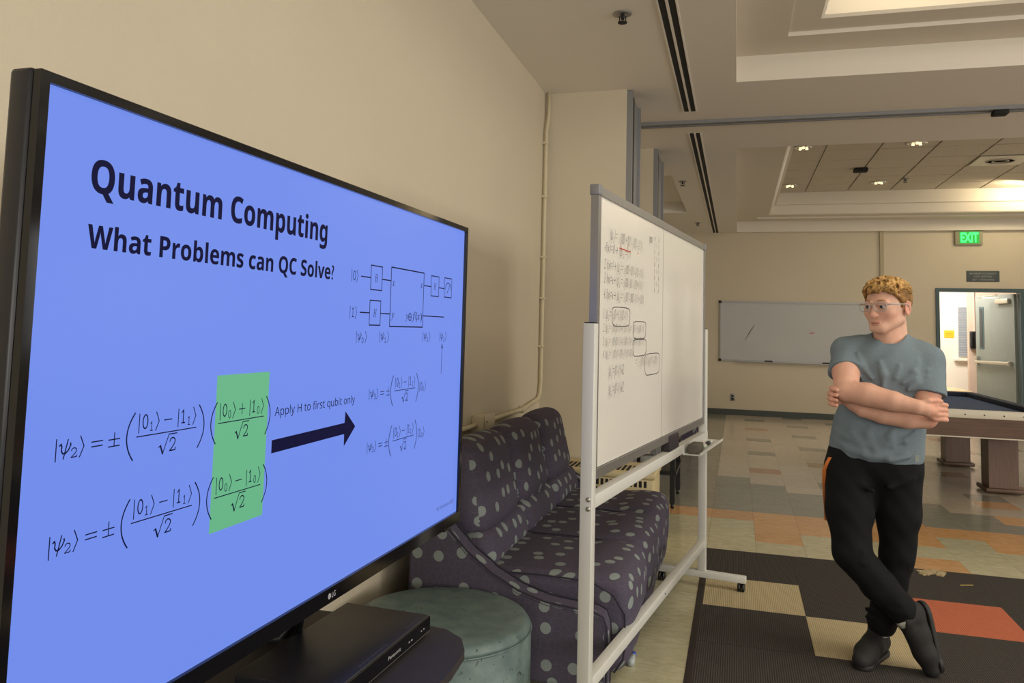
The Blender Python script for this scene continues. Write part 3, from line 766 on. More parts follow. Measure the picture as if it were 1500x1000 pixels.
# frame: outer back and plinth
fbm = MB().rbox(-.44, -.30, .08, 1.92, .06, .80, .03, M=None).rbox(-.43, .35, .09, 1.91, .05, .22, .01)
o = fbm.build('frame', M['sofa'], sofa); box_uv(o)
for x in (-.38, .3):
    for y in (.14, 1.86): MB().cyl((x, y, 0), (x, y, .055), .02, 10).build('foot', M['black'], sofa)
# sloping arm: profile in x/z
arm_prof = [(-.43, .045), (-.43, .74), (-.38, .735), (-.33, .69), (-.27, .59), (-.18, .50), (-.08, .43), (.03, .375), (.14, .345), (.25, .335), (.33, .33), (.362, .315), (.375, .28), (.38, .2), (.375, .045)]
def arm(y0, y1):
    mb = MB().prism(arm_prof, y0, y1, 'y'); me = mb.mesh('arm')
    bm = bmesh.new(); bm.from_mesh(me); es = [e for e in bm.edges if len(e.link_faces) == 2 and e.calc_face_angle(0) > 1.2 and abs(e.verts[0].co.y-e.verts[1].co.y) < 1e-4]
    bmesh.ops.bevel(bm, geom=es, offset=.012, segments=3, affect='EDGES'); bmesh.ops.triangulate(bm, faces=[f for f in bm.faces if len(f.verts) > 4]); bm.to_mesh(me); bm.free()
    o = link('arm', me, M['sofa'], sofa); box_uv(o); smooth_angle(o, 35)
    for yy in (y0+.001, y1-.001):
        MB().tube([(x+(.0 if x > .3 else 0), yy, z+.001) for x, z in arm_prof[1:]], .0045, 6).build('piping', M['piping'], o)
    return o
arm(.0, .095); arm(1.905, 2.0)
for k in (0, 1):     # welts between seats
    yy = SY[k+1]
    MB().tube([(-.17, yy, .418), (.1, yy, .42), (.3, yy, .413), (.39, yy, .37), (.432, yy, .3), (.434, yy, .2), (.425, yy, .13), (.39, yy, .08)], .0035, 6).build('piping', M['piping'], sofa)
MB().tube([(-.15, SY[0]+.004, .405), (.1, SY[0]+.004, .412), (.3, SY[0]+.004, .408), (.385, SY[0]+.004, .365), (.428, SY[0]+.004, .3), (.432, SY[0]+.004, .2), (.424, SY[0]+.004, .13), (.39, SY[0]+.004, .08)], .004, 6).build('piping', M['piping'], sofa)

# armchair of the same cloth far behind
ac = thing('armchair', 'dotted purple armchair seen under the rolling whiteboard far behind', 'armchair', (-.86, 9.9, 0))
for nm, c, h, rd in (('seat_cushion', (.0, 0, .30), (.38, .3, .13), .05), ('backrest', (-.3, 0, .55), (.1, .38, .3), .07), ('arm', (0, -.34, .32), (.4, .06, .26), .05), ('arm', (0, .34, .32), (.4, .06, .26), .05)):
    s = SDF(np.array(c)-np.array(h)-.04, np.array(c)+np.array(h)+.04, .015); s.rbox(c, h, rd, 0); uph(s, nm, ac)
for x in (-.33, .33):
    for y in (-.3, .3): MB().cyl((x, y, 0), (x, y, .075), .02, 8).build('foot', M['black'], ac)

# pouf
PR, PZ = .315, .372
pf = thing('round_pouf', 'round green speckled vinyl pouf beside the sofa arm', 'pouf', (-.998, 2.680, 0))
R_ = PR
MB().lathe([(R_-.02, .012), (R_-.003, .02), (R_, .05), (R_, .15), (R_, PZ-.035)], n=72).build('side_panel', M['pouf'], pf)
MB().lathe([(R_-.001, PZ-.034), (R_-.004, PZ-.02), (R_-.014, PZ-.006), (R_-.03, PZ), (R_-.08, PZ+.002), (.12, PZ+.003), (.01, PZ+.003)], n=72).build('top_panel', M['pouf'], pf)
MB().tube([((R_+.0005)*math.cos(a), (R_+.0005)*math.sin(a), PZ-.034) for a in [2*PI*k/72 for k in range(72)]], .0028, 6, closed=True).build('seam', M['pouf'], pf)
for k in range(4): MB().cyl((.22*math.cos(k*PI/2+.7), .22*math.sin(k*PI/2+.7), 0), (.22*math.cos(k*PI/2+.7), .22*math.sin(k*PI/2+.7), .014), .02, 10).build('glide', M['black'], pf)

# ------------------------------------------------------------------ the standing man
PX, PY, PRZ = .62, 3.70, -math.radians(9.5)
man = thing('person', 'young man in grey blue t-shirt and black trousers standing with crossed arms and crossed legs', 'person', (PX, PY, .0095), PRZ)
def skin_mat():
    m = mat('skin', (214, 168, 144), .5, noise=.05, nscale=25, spec=.35); nt = m.node_tree; N = nt.nodes; L = nt.links; b = N['Principled BSDF']
    a = N.new('ShaderNodeAttribute'); a.attribute_name = 'tint'
    base = b.inputs['Base Color'].links[0].from_socket
    mx = N.new('ShaderNodeMix'); mx.data_type = 'RGBA'; mx.blend_type = 'MULTIPLY'; mx.inputs[0].default_value = 1
    L.new(base, mx.inputs[6]); L.new(a.outputs['Color'], mx.inputs[7]); L.new(mx.outputs[2], b.inputs['Base Color'])
    b.inputs['Subsurface Weight'].default_value = .08; b.inputs['Subsurface Radius'].default_value = (.012, .005, .003)
    return m
M['skin'] = skin_mat()
HO = np.array((-.001, -.020, 1.508)); HY = -math.radians(31); ch, sh_ = math.cos(HY), math.sin(HY)
HR = np.array([[ch, -sh_, 0], [sh_, ch, 0], [0, 0, 1]])
tl = math.radians(3); HR = HR @ np.array([[1, 0, 0], [0, math.cos(tl), -math.sin(tl)], [0, math.sin(tl), math.cos(tl)]])
def hx(V): return (np.asarray(V)*1.04) @ HR.T + HO
# head in its own frame: face to -y, eyes at z 0
h = SDF((-.105, -.135, -.20), (.105, .125, .135), .0026)
h.ell((0, .018, .028), (.076, .094, .090), 0)
h.ell((0, -.028, -.025), (.063, .061, .079), .03)
h.ell((0, -.063, -.087), (.026, .023, .019), .025)
for s_ in (-1, 1):
    h.cone((s_*.054, .010, -.054), (s_*.018, -.063, -.088), .016, .014, .025)
    h.ell((s_*.040, -.058, -.024), (.021, .018, .019), .022)
    h.cone((s_*.012, -.086, .018), (s_*.042, -.074, .018), .009, .008, .014)
    h.ell((s_*.031, -.092, -.001), (.0165, .012, .0115), .012, 's')
    h.cone((s_*.018, -.0850, .0062), (s_*.045, -.0760, .0050), .0052, .0044, .004)
    h.cone((s_*.020, -.083, -.0085), (s_*.042, -.076, -.0085), .0036, .0032, .004)
    h.ell((s_*.010, -.096, -.036), (.0075, .008, .0065), .006)
    # ears
    h.ell((s_*.0795, .016, -.010), (.008, .019, .031), .006)
    h.ell((s_*.086, .012, -.008), (.005, .011, .018), .004, 's')
    h.cone((s_*.083, .028, .012), (s_*.086, .024, -.02), .0045, .0035, .004)
    h.cone((s_*.083, .028, .012), (s_*.083, .008, .019), .0045, .004, .004)
h.chain([(0, -.086, .010), (0, -.0965, -.018), (0, -.1035, -.0325)], [.0065, .0070, .0085], .010)
h.ell((0, -.100, -.043), (.009, .008, .005), .006)
h.ell((0, -.0885, -.0635), (.022, .0095, .0040), .004); h.ell((0, -.0880, -.0710), (.018, .0098, .0048), .004)
h.chain([(-.025, -.086, -.0690), (-.012, -.094, -.0672), (.012, -.094, -.0672), (.025, -.086, -.0690)], [.0018]*4, .002, 's')
h.cone((0, .030, -.05), (0, .040, -.20), .054, .058, .012)
h.cone((0, -.004, -.115), (0, .010, -.20), .036, .045, .015)
HV, HQ = h.data(1)
tint = np.ones((len(HV), 4))
lip = (np.abs(HV[:, 0]) < .0215) & (HV[:, 1] < -.083) & (HV[:, 2] < -.0610) & (HV[:, 2] > -.0750)
tint[lip] = (.88, .74, .74, 1)
ml = (np.abs(HV[:, 0]) < .024) & (HV[:, 1] < -.083) & (np.abs(HV[:, 2]+.0672) < .0018)
tint[ml] = (.5, .34, .34, 1)
chk = np.exp(-((np.abs(HV[:, 0])-.042)**2+(HV[:, 2]+.032)**2)/.0007)*(HV[:, 1] < -.03)
tint[:, 1] -= .12*chk; tint[:, 2] -= .12*chk
nz = np.exp(-(HV[:, 0]**2+(HV[:, 2]+.034)**2)/.0002)*(HV[:, 1] < -.09); tint[:, 1] -= .12*nz; tint[:, 2] -= .1*nz
er = np.abs(HV[:, 0]) > .074; er &= np.abs(HV[:, 2]+.008) < .034; er &= HV[:, 1] > -.01; tint[er] = (1, .84, .82, 1)
# torso core, arms and hands
B = SDF((-.28, -.30, .80), (.28, .16, 1.46), .0036)
B.cone((.005, .015, 1.30), (.012, .01, 1.44), .075, .058, .02)
B.ell((-.01, .01, 1.15), (.13, .08, .20), .02)
B.cone((-.165, 0, 1.31), (.155, .01, 1.29), .045, .045, .02)
E1 = (-.158, -.165, 1.148); W1 = (.105, -.222, 1.102)
B.chain([(-.165, -.005, 1.31), (-.160, -.085, 1.225), E1], [.056, .057, .045], .01)
B.chain([E1, (-.075, -.190, 1.138), (.02, -.212, 1.118), W1], [.045, .0475, .040, .0285], .012)
E2 = (.140, -.092, 1.052); W2 = (-.095, -.145, 1.072)
B.chain([(.155, .01, 1.29), (.148, -.035, 1.16), E2], [.056, .055, .044], .01)
B.chain([E2, (.07, -.135, 1.052), (-.02, -.148, 1.060), W2], [.044, .046, .040, .029], .006)
# right hand on the left upper arm
B.chain([W1, (.135, -.214, 1.096), (.155, -.200, 1.090)], [.0285, .026, .022], .01)
kn = [(.168, -.197, 1.116), (.174, -.194, 1.096), (.174, -.190, 1.076), (.168, -.184, 1.058)]
for q, kp in enumerate(kn):
    B.cone((.128, -.212, 1.104-.006*q), kp, .014, .0115, .008)
    z_ = kp[2]; L_ = (1.0, 1.08, 1.0, .82)[q]
    B.chain([kp, (.196, -.172, z_-.002), (.208+.002*L_, -.140, z_-.006), (.203, -.110+.0, z_-.010)], [.0112, .0100, .0092, .0078], .003)
B.chain([(.120, -.222, 1.116), (.145, -.220, 1.130), (.172, -.200, 1.132), (.190, -.186, 1.128)], [.014, .0115, .0098, .0085], .005)
# left hand under the right elbow, fingers wrapping its outer side
B.chain([W2, (-.130, -.128, 1.090), (-.165, -.112, 1.110)], [.029, .026, .024], .01)
for q in range(4):
    z_ = 1.088+.021*q; off = (.0, .004, .003, -.004)[q]
    B.chain([(-.160, -.115, 1.108+.006*q), (-.205, -.125, z_+.004), (-.219-off, -.158, z_+.004), (-.208-off, -.190, z_+.002), (-.192, -.205, z_)], [.014, .0115, .0102, .0095, .0080], .003)
B.chain([(-.118, -.130, 1.085), (-.115, -.150, 1.165), (-.118, -.172, 1.185)], [.013, .010, .009], .004)
BV, BQ = B.data(1)
V_all = np.concatenate([hx(HV), BV]); Q_all = np.concatenate([HQ, BQ+len(HV)])
t2_ = np.ones((len(BV), 4)); t2_[:, 1] = .96; t2_[:, 2] = .95
hand = (BV[:, 0] > .15) | (BV[:, 0] < -.19); t2_[hand] = (1, .86, .84, 1)
body = raw('body', V_all, Q_all, M['skin'], man)
ca_ = body.data.color_attributes.new('tint', 'FLOAT_COLOR', 'POINT'); ca_.data.foreach_set('color', np.concatenate([tint, t2_]).astype(np.float32).ravel())

def hbuild(mb, name, m):
    o = mb.build(name, m, man); me = o.data
    for v in me.vertices: v.co = Vector(hx([v.co])[0])
    for p in me.polygons: p.use_smooth = True
    return o
# eyes
for s_ in (-1, 1):
    e = MB(); c0 = Vector((s_*.031, -.0765, -.0005))
    e.lathe([(.0115*math.sin(a), -.0115*math.cos(a)) for a in [PI*k/12+.001 for k in range(13)]], c0, 18)
    eo = hbuild(e, 'eyeball', mat('eye_white', (168, 160, 154), .35) if 'eyew' not in M else M['eyew']); M['eyew'] = eo.data.materials[0]
    gz = Vector((-.25, -1, -.02)).normalized()
    i_ = MB().cyl(c0+gz*.0100, c0+gz*.0116, .0064, 14, r2=.0056); hbuild(i_, 'iris', M.setdefault('iris', mat('iris', (46, 50, 56), .3)))
    b_ = MB().tube([(s_*.015, -.0925, .0215), (s_*.028, -.0905, .0265), (s_*.040, -.083, .0245), (s_*.048, -.074, .019)], [.0022, .0032, .0028, .0015], 7)
    hbuild(b_, 'eyebrow', M.setdefault('brow', mat('eyebrow_hair', (168, 124, 86), .8)))
# hair: short sides and a mass of curls on top
hr = SDF((-.125, -.13, -.09), (.125, .145, .165), .0031)
hr.ell((0, .028, .032), (.0815, .093, .092), 0)
hr.ell((0, .008, .079), (.076, .088, .042), .02)
hr.put(lambda P: -(P[..., 1]*.9+.052-np.clip(P[..., 2]-.052, -.2, .2)*1.6-.03*(P[..., 2] < -.005)), (-.13, -.14, -.1), (.13, .15, .17), 0, 'i')
hr.rbox((0, -.105, -.01), (.14, .095, .062), .03, .012, 's')
hr.put(lambda P: -(P[..., 2]+.060-.35*(P[..., 1]-.04)*0), (-.13, -.14, -.1), (.13, .15, .17), 0, 'i')
for s_ in (-1, 1):
    hr.ell((s_*.086, .010, -.014), (.012, .022, .034), .003, 's')
    hr.cone((s_*.066, -.050, .056), (s_*.0745, -.014, .022), .007, .008, .012); hr.cone((s_*.0745, -.014, .022), (s_*.0755, -.012, -.004), .008, .004, .010)
r2 = np.random.default_rng(5)
n_c = 0
while n_c < 260:
    th_ = r2.uniform(0, 2*PI); ph = r2.uniform(.0, 1.0)**.7*1.42
    d_ = np.array((math.sin(ph)*math.cos(th_), math.sin(ph)*math.sin(th_), math.cos(ph)))
    p_ = np.array((0, .008, .056))+d_*np.array((.078, .092, .058))
    if p_[2] < .050+(.012 if p_[1] < -.06 else 0)-(.025 if p_[1] > .04 else 0): continue
    rad = r2.uniform(.006, .0098); t_ = np.cross(d_, r2.normal(size=3)); t_ /= np.linalg.norm(t_); b2 = np.cross(d_, t_)
    R0 = r2.uniform(.009, .014); a0_ = r2.uniform(0, 6)
    pts = [p_+R0*(math.cos(a0_+q*.9)*t_+math.sin(a0_+q*.9)*b2)+d_*(.004*q-.004) for q in range(5)]
    hr.chain(pts, [rad*.7, rad*.62, rad*.55, rad*.5, rad*.35], .0015); n_c += 1
hm = mat('curly_hair', (180, 140, 82), .6, noise=.5, nscale=45, bump=.4, bscale=350, spec=.3)
_n = hm.node_tree; _a = _n.nodes.new('ShaderNodeAttribute'); _a.attribute_name = 'tint'; _m = _n.nodes.new('ShaderNodeMix'); _m.data_type = 'RGBA'; _m.blend_type = 'MULTIPLY'; _m.inputs[0].default_value = 1
_b = _n.nodes['Principled BSDF']; _n.links.new(_b.inputs['Base Color'].links[0].from_socket, _m.inputs[6]); _n.links.new(_a.outputs['Color'], _m.inputs[7]); _n.links.new(_m.outputs[2], _b.inputs['Base Color'])
RV, RQ = hr.data(1); hair = raw('hair', hx(RV), RQ, hm, man)
tt = np.clip((RV[:, 2]-.035)/.05, 0, 1)[:, None]; hc_ = np.concatenate([np.array([[.52, .44, .36]])*(1-tt)+tt, np.ones((len(RV), 1))], 1)
hair.data.color_attributes.new('tint', 'FLOAT_COLOR', 'POINT').data.foreach_set('color', hc_.astype(np.float32).ravel())
# glasses: clear frame
gl = MB()
def lens_ring(s_):
    pts = []
    for q in range(20):
        a = 2*PI*q/20; cx = math.copysign(abs(math.cos(a))**.6, math.cos(a)); cz = math.copysign(abs(math.sin(a))**.6, math.sin(a))
        x = s_*(.034+.0255*cx); z = -.002+.0175*cz; pts.append((x, -.1075+.30*(abs(x)**2)/.06*.55, z))
    return pts
gm = mat('clear_frame', (176, 168, 160), .2)
for s_ in (-1, 1):
    gl.tube(lens_ring(s_), .0017, 6, closed=True)
    gl.tube([(s_*.059, -.094, .008), (s_*.074, -.080, .010), (s_*.0825, -.04, .009), (s_*.0835, .008, .008), (s_*.084, .024, -.006)], [.0034, .0030, .0024, .0018, .0016], 6)
gl.tube([(-.010, -.107, .004), (0, -.1085, .007), (.010, -.107, .004)], .0016, 6)
go = hbuild(gl, 'glasses', gm)
lens = bpy.data.materials.new('lens_glass'); lens.use_nodes = True
lb = lens.node_tree.nodes['Principled BSDF']; lb.inputs['Transmission Weight'].default_value = 1; lb.inputs['Roughness'].default_value = .02; lb.inputs['IOR'].default_value = 1.08; lb.inputs['Base Color'].default_value = (.93, .95, .97, 1)
for s_ in (-1, 1):
    P_ = lens_ring(s_); mb_ = MB(); mb_.add(P_+[(x, y+.0012, z) for x, y, z in P_], [tuple(range(20)), tuple(range(20, 40))[::-1]]+[(i, (i+1) % 20, (i+1) % 20+20, i+20) for i in range(20)])
    lo_ = mb_.build('lens', lens, go); 
    for v in lo_.data.vertices: v.co = Vector(hx([v.co])[0])

# t-shirt
shm = mat('heather_tshirt', (114, 127, 134), .85, noise=.07, nscale=160, bump=.2, bscale=500, spec=.2)
T_ = SDF((-.30, -.24, .80), (.29, .19, 1.42), .0042)
T_.ell((-.004, .004, 1.225), (.178, .118, .165), 0)
T_.ell((-.030, .004, 1.02), (.170, .112, .20), .06)
T_.ell((-.050, .004, .90), (.186, .126, .20), .05)
T_.cone((-.158, .0, 1.315), (.150, .012, 1.285), .058, .058, .03)
T_.cone((.004, .018, 1.28), (.008, .020, 1.352), .100, .070, .03)
T_.chain([(-.060, .022, 1.352), (-.110, .012, 1.328), (-.165, .0, 1.305)], [.034, .044, .055], .03)
T_.chain([(.070, .024, 1.345), (.110, .018, 1.318), (.152, .012, 1.285)], [.034, .044, .055], .03)
nR = np.array((.04, -.75, -.66)); nR /= np.linalg.norm(nR); nL = np.array((-.07, -.33, -.94)); nL /= np.linalg.norm(nL)
T_.cone((-.163, -.002, 1.300), (-.160, -.11, 1.195), .062, .074, .022, cut=[((-.162, -.088, 1.222), nR)])
T_.cone((.154, .012, 1.276), (.146, -.055, 1.11), .064, .074, .022, cut=[((.147, -.042, 1.140), nL)])
# folds
def fold(pts, r0, k=.014):
    pts = [np.array(p)+np.array((0, .0045, 0)) for p in pts]; T_.chain(pts, [r0*.35]+[r0]*(len(pts)-2)+[r0*.35], k*1.5)
fold([(-.115, -.088, 1.305), (-.098, -.106, 1.25), (-.060, -.120, 1.20)], .008)
fold([(-.135, -.075, 1.29), (-.118, -.095, 1.24), (-.095, -.115, 1.19)], .008)
fold([(.115, -.078, 1.28), (.098, -.100, 1.235), (.055, -.117, 1.185)], .008)
fold([(.122, -.070, 1.24), (.105, -.094, 1.20), (.075, -.112, 1.16)], .008)
fold([(-.03, -.116, 1.27), (-.015, -.121, 1.22), (-.018, -.121, 1.17)], .007)
fold([(.045, -.112, 1.26), (.03, -.119, 1.21)], .007)
fold([(-.06, -.112, 1.04), (-.075, -.116, .97), (-.05, -.126, .91)], .008)
fold([(.03, -.110, 1.03), (.005, -.118, .97), (.015, -.122, .93)], .008)
fold([(-.14, -.085, 1.03), (-.13, -.105, .96), (-.09, -.122, .90)], .009)
fold([(-.205, -.045, .93), (-.16, -.095, .905), (-.09, -.124, .885), (0, -.128, .878), (.08, -.105, .89)], .009)
fold([(-.20, -.05, .97), (-.15, -.095, .945), (-.07, -.122, .925)], .008)
fold([(.10, -.085, .99), (.06, -.108, .955), (-.01, -.122, .935)], .008)
for q in range(4): fold([(-.205, -.045-.012*q, 1.30-.022*q), (-.165, -.075-.014*q, 1.305-.026*q), (-.125, -.075-.012*q, 1.285-.024*q)], .0065, .008)
for q in range(4): fold([(.100, -.065-.003*q, 1.235-.022*q), (.15, -.075-.006*q, 1.240-.024*q), (.195, -.045-.006*q, 1.255-.028*q)], .0065, .008)
T_.put(lambda P: (.856-.03*P[..., 0])-P[..., 2], (-.4, -.3, .7), (.4, .3, 1.5), 0, 'i')
T_.cone((.006, -.012, 1.368), (.010, -.03, 1.46), .060, .085, .004, 's')
T_.displace(lambda P: .0022*np.sin(P[:, 0]*38+P[:, 2]*23+2*np.sin(P[:, 2]*17))*np.sin(P[:, 2]*31-P[:, 0]*19+1)+.0015*np.sin(P[:, 0]*70-P[:, 2]*55))
shirt = T_.build('tshirt', shm, man, 1)
cl = MB(); pts = []
for q in range(40):
    a = 2*PI*q/40; pts.append((.006+.069*math.cos(a), .002+.068*math.sin(a), 1.368+.026*math.sin(a)))
cl.tube(pts, .0072, 8, closed=True); o = cl.build('collar', shm, shirt)
hb = MB().tube([(-.162+.0755*math.cos(2*PI*q/30), -.090+.0755*math.sin(2*PI*q/30)*.66, 1.220-.0755*math.sin(2*PI*q/30)*.75) for q in range(30)], .0015, 5, closed=True)
tg = MB().box(.098, .112, -.118, -.112, .872, .898).build('hem_tag', mat('small_tag', (150, 158, 150), .6), shirt); tg.location = (.0, .014, 0)

# trousers
P_ = SDF((-.30, -.24, .10), (.20, .24, .96), .0055)
P_.ell((-.055, .006, .86), (.188, .122, .13), 0)
P_.chain([(-.148, -.005, .80), (-.152, -.06, .64), (-.142, -.108, .475)], [.108, .092, .074], .03)
P_.chain([(-.142, -.108, .475), (-.045, -.060, .35), (.040, -.018, .262)], [.074, .068, .056], .02)
P_.chain([(.028, .012, .80), (.034, .025, .64), (.030, .040, .465)], [.105, .086, .070], .03)
P_.chain([(.030, .040, .465), (-.005, .078, .29), (-.034, .105, .145)], [.070, .066, .060], .012)
P_.cone((.030, -.022, .272), (.044, -.018, .246), .058, .057, .01)
for a_, b_ in (((-.20, -.10, .53), (-.10, -.165, .50)), ((-.19, -.13, .46), (-.10, -.165, .455)), ((-.10, -.13, .40), (-.03, -.115, .37)), ((-.02, -.09, .32), (.04, -.07, .29)), ((.0, -.07, .27), (.06, -.065, .25)), ((-.09, .05, .21), (.0, .045, .20)), ((-.09, .06, .175), (.0, .05, .165)), ((-.16, -.10, .78), (-.06, -.12, .74)), ((.0, -.10, .76), (.09, -.07, .80))):
    P_.cone(a_, b_, .010, .008, .016)
P_.displace(lambda P: .0022*np.sin(P[:, 2]*60+P[:, 0]*25)*np.sin(P[:, 0]*45+P[:, 1]*20))
trm = mat('black_jersey', (16, 16, 17), .85, noise=.1, nscale=300, spec=.25)
tro = P_.build('trousers', trm, man, 1)
# socks
for pts in ([(.030, -.020, .275), (.056, -.020, .220), (.066, -.012, .195)], [(-.034, .105, .16), (-.045, .115, .10)]):
    MB().tube(pts, [.046]*(len(pts)-1)+[.040], 16).build('sock', mat('white_sock', (214, 210, 200), .8), man)
# shoes
def shoe(O, fwd, up):
    f_ = Vector(fwd).normalized(); u_ = Vector(up); u_ = (u_-f_*u_.dot(f_)).normalized(); l_ = u_.cross(f_)
    Mx = np.array([[f_.x, l_.x, u_.x], [f_.y, l_.y, u_.y], [f_.z, l_.z, u_.z]])
    xf = lambda V: np.asarray(V) @ Mx.T + np.array(O)
    s = SDF((-.165, -.075, -.01), (.175, .075, .15), .004)
    s.chain([(-.105, 0, .052), (-.02, 0, .050), (.06, .004, .042), (.118, .006, .034)], [.040, .043, .044, .035], .02)
    s.cone((-.095, 0, .06), (-.085, 0, .104), .041, .043, .02); s.cone((-.04, 0, .085), (.05, 0, .055), .034, .036, .02)
    s.cone((-.088, 0, .085), (-.080, 0, .16), .031, .036, .004, 's')
    s.put(lambda P: .014-P[..., 2], (-.2, -.1, -.1), (.2, .1, .2), 0, 'i')
    for q in range(4): s.cone((.0+.016*q, -.028, .090-.008*q), (.0+.016*q, .028, .090-.008*q), .004, .004, .003)
    sh = s.build('shoe', mat('charcoal_knit_shoe', (32, 30, 29), .75, noise=.12, nscale=200), man, 1, xf)
    s = SDF((-.17, -.08, -.01), (.18, .08, .05), .004)
    s.put(lambda P: np.maximum(np.minimum(np.minimum(np.linalg.norm((P[..., :2]-(-.10, 0)), axis=-1)-.041, np.linalg.norm((P[..., :2]-(.10, .006)), axis=-1)-.043), np.maximum(np.abs(P[..., 1]-.003)-(.041+.0), np.abs(P[..., 0])-.10)), np.abs(P[..., 2]-.010)-.010), (-.17, -.08, -.02), (.17, .08, .05), 0)
    so = s.build('sole', mat('dark_sole', (34, 32, 31), .6), sh, 1, xf)
shoe((-.078, .050, .0), (-.085, -.235, 0), (0, 0, 1))
shoe((.150, .030, .150), (.19, -.02, -.985), (-.80, -.58, -.1))
# orange strap hanging from the pocket
ln = thing('lanyard', 'orange strap hanging from the trouser pocket of the standing man', 'lanyard', (PX, PY, 0), PRZ)
def ribbon(pts, w):
    mb = MB(); vs = []
    for (x, y, z) in pts: vs += [(x-w/2, y-.0012, z), (x+w/2, y-.0012, z), (x+w/2, y+.0012, z), (x-w/2, y+.0012, z)]
    fs = [(0, 1, 2, 3)]
    for i in range(len(pts)-1):
        for k in range(4): fs.append((i*4+k, i*4+(k+1) % 4, i*4+4+(k+1) % 4, i*4+4+k))
    fs.append(tuple(range(len(vs)-4, len(vs)))); mb.add(vs, fs); return mb
om = mat('orange_webbing', (206, 116, 52), .7)
ribbon([(-.226, -.088, .868), (-.240, -.083, .84), (-.254, -.066, .80)], .014).build('strap', om, ln)
ribbon([(-.252, -.064, .806), (-.254, -.03, .73), (-.250, -.01, .65), (-.247, -.01, .585)], .016).build('strap', om, ln)

# ------------------------------------------------------------------ television and its cart
TVY = -.01856
tv = thing('television', 'large flat television showing a blue quantum computing slide', 'television', (-.7979, .7282, .8565), TVY)
W_, H_ = 1.432, .804
BZ = .013
M['screen'] = mat('screen_panel', (8, 8, 12), .3, emit=(114, 143, 238), estr=.96, spec=.3)
MB().box(-.006, -.001, 0, W_, 0, H_).build('screen', M['screen'], tv)
scr = tv.children[0]
bz = MB()
for (y0, y1, z0, z1) in ((-BZ, W_+BZ, H_, H_+BZ), (-BZ, W_+BZ, -.030, 0), (-BZ, 0, 0, H_), (W_, W_+BZ, 0, H_)): bz.box(-.012, .006, y0, y1, z0, z1)
bz.build('bezel', M['gloss'], tv)
MB().rbox(-.040, -.006, -BZ-.004, W_+BZ+.004, -.03, H_+BZ+.003, .006).build('housing', mat('tv_housing', (26, 26, 32), .35), tv)
MB().rbox(-.085, -.036, .15, W_-.15, .02, .62, .02).build('back_cover', M['black'], tv)
MB().rbox(-.01, .0065, 1.33, 1.375, -.036, -.028, .002).build('power_tab', M['black'], tv)
ik = Ink(); ik.text('LG', .727, .742, -.021, -.010, .01); 
ik.poly([(.718+.0058*math.cos(a), -.0155+.0058*math.sin(a)) for a in [2*PI*k/16 for k in range(16)]])
ik.build('maker_badge', mat('badge_grey', (170, 170, 175), .4), tv, lambda u, v: (.0065, u, v))
INK = mat('slide_black', (3, 3, 10), .5, emit=(16, 16, 66), estr=.6, spec=.1)
def onscr(d=.0004): return lambda u, v: (-.001+d, u, v)
g = Ink(); g.poly([(.347, .192), (.486, .192), (.488, .438), (.347, .438)])
g.build('green_highlight', mat('slide_green', (5, 10, 5), .3, emit=(104, 186, 140), estr=.92), scr, onscr(.0002))
t1 = Ink(); t1.base(math_sans('Quantum Computing', 1), .076, .661, .686, .0415, .008); t1.build('title_lettering', INK, scr, onscr())
t1 = Ink(); t1.base(math_sans('What Problems can QC Solve?', 1), .076, .693, .6135, .029, .006); t1.build('subtitle_lettering', INK, scr, onscr())
t1 = Ink(); t1.base(math_sans('Apply H to first qubit only', 0), .509, .803, .3585, .0148, .0); t1.build('caption_lettering', INK, scr, onscr())
t1 = Ink(); t1.base(math_sans('M. Hannum 2021', 0), 1.285, 1.408, .0305, .0085, .0); t1.build('footer_lettering', mat('slide_grey', (5, 5, 10), .4, emit=(70, 80, 120), estr=.5), scr, onscr())
ar = Ink(); ar.poly([(.504, .294), (.762, .297), (.763, .272), (.809, .308), (.764, .344), (.762, .320), (.504, .317)])
ar.build('slide_arrow', INK, scr, onscr())
LW = .0016
def ket_open(k, u, v0, v1, w=LW): k.line([(u, v0), (u, v1)], w)
def ket_close(k, u, v0, v1, w=LW, d=.006): k.line([(u, v1), (u+d, (v0+v1)/2), (u, v0)], w)
def paren(k, u, v0, v1, s, d=.013, w=.0022):
    pts = []
    for q in range(13):
        t = q/12; pts.append((u+s*d*(1-4*(t-.5)**2), v0+(v1-v0)*t))
    k.line(pts, w)
GL = {'1': [[(.15, .80), (.50, 1.0), (.50, 0)], [(.15, 0), (.88, 0)]],
      '2': [[(.06, .74), (.14, .90), (.36, 1.0), (.66, .98), (.86, .84), (.88, .68), (.74, .48), (.40, .22), (.08, .02), (.92, .02), (.97, .2)]],
      '3': [[(.1, .84), (.3, 1.0), (.65, 1.0), (.85, .82), (.75, .6), (.4, .53), (.78, .46), (.95, .26), (.75, .04), (.35, 0), (.08, .16)]],
      '0': [[(.5+.42*math.cos(2*PI*q/20), .5+.5*math.sin(2*PI*q/20)) for q in range(21)]]}
def digit(k, c, u, v0, w, h):
    for st in GL[c]: k.line([(u+a*w, v0+b*h) for a, b in st], max(.0013, h*.10))
def psi(k, u, v0, v1, w):
    h = v1-v0; 
    k.line([(u+w*.72, v1), (u+w*.38, v0)], LW*1.1)
    pts = [(u, v0+h*.72), (u+w*.12, v0+h*.8), (u+w*.2, v0+h*.66), (u+w*.18, v0+h*.42), (u+w*.32, v0+h*.28), (u+w*.55, v0+h*.28), (u+w*.8, v0+h*.44), (u+w*.98, v0+h*.7), (u+w*.94, v0+h*.8)]
    k.line(pts, LW*1.2)
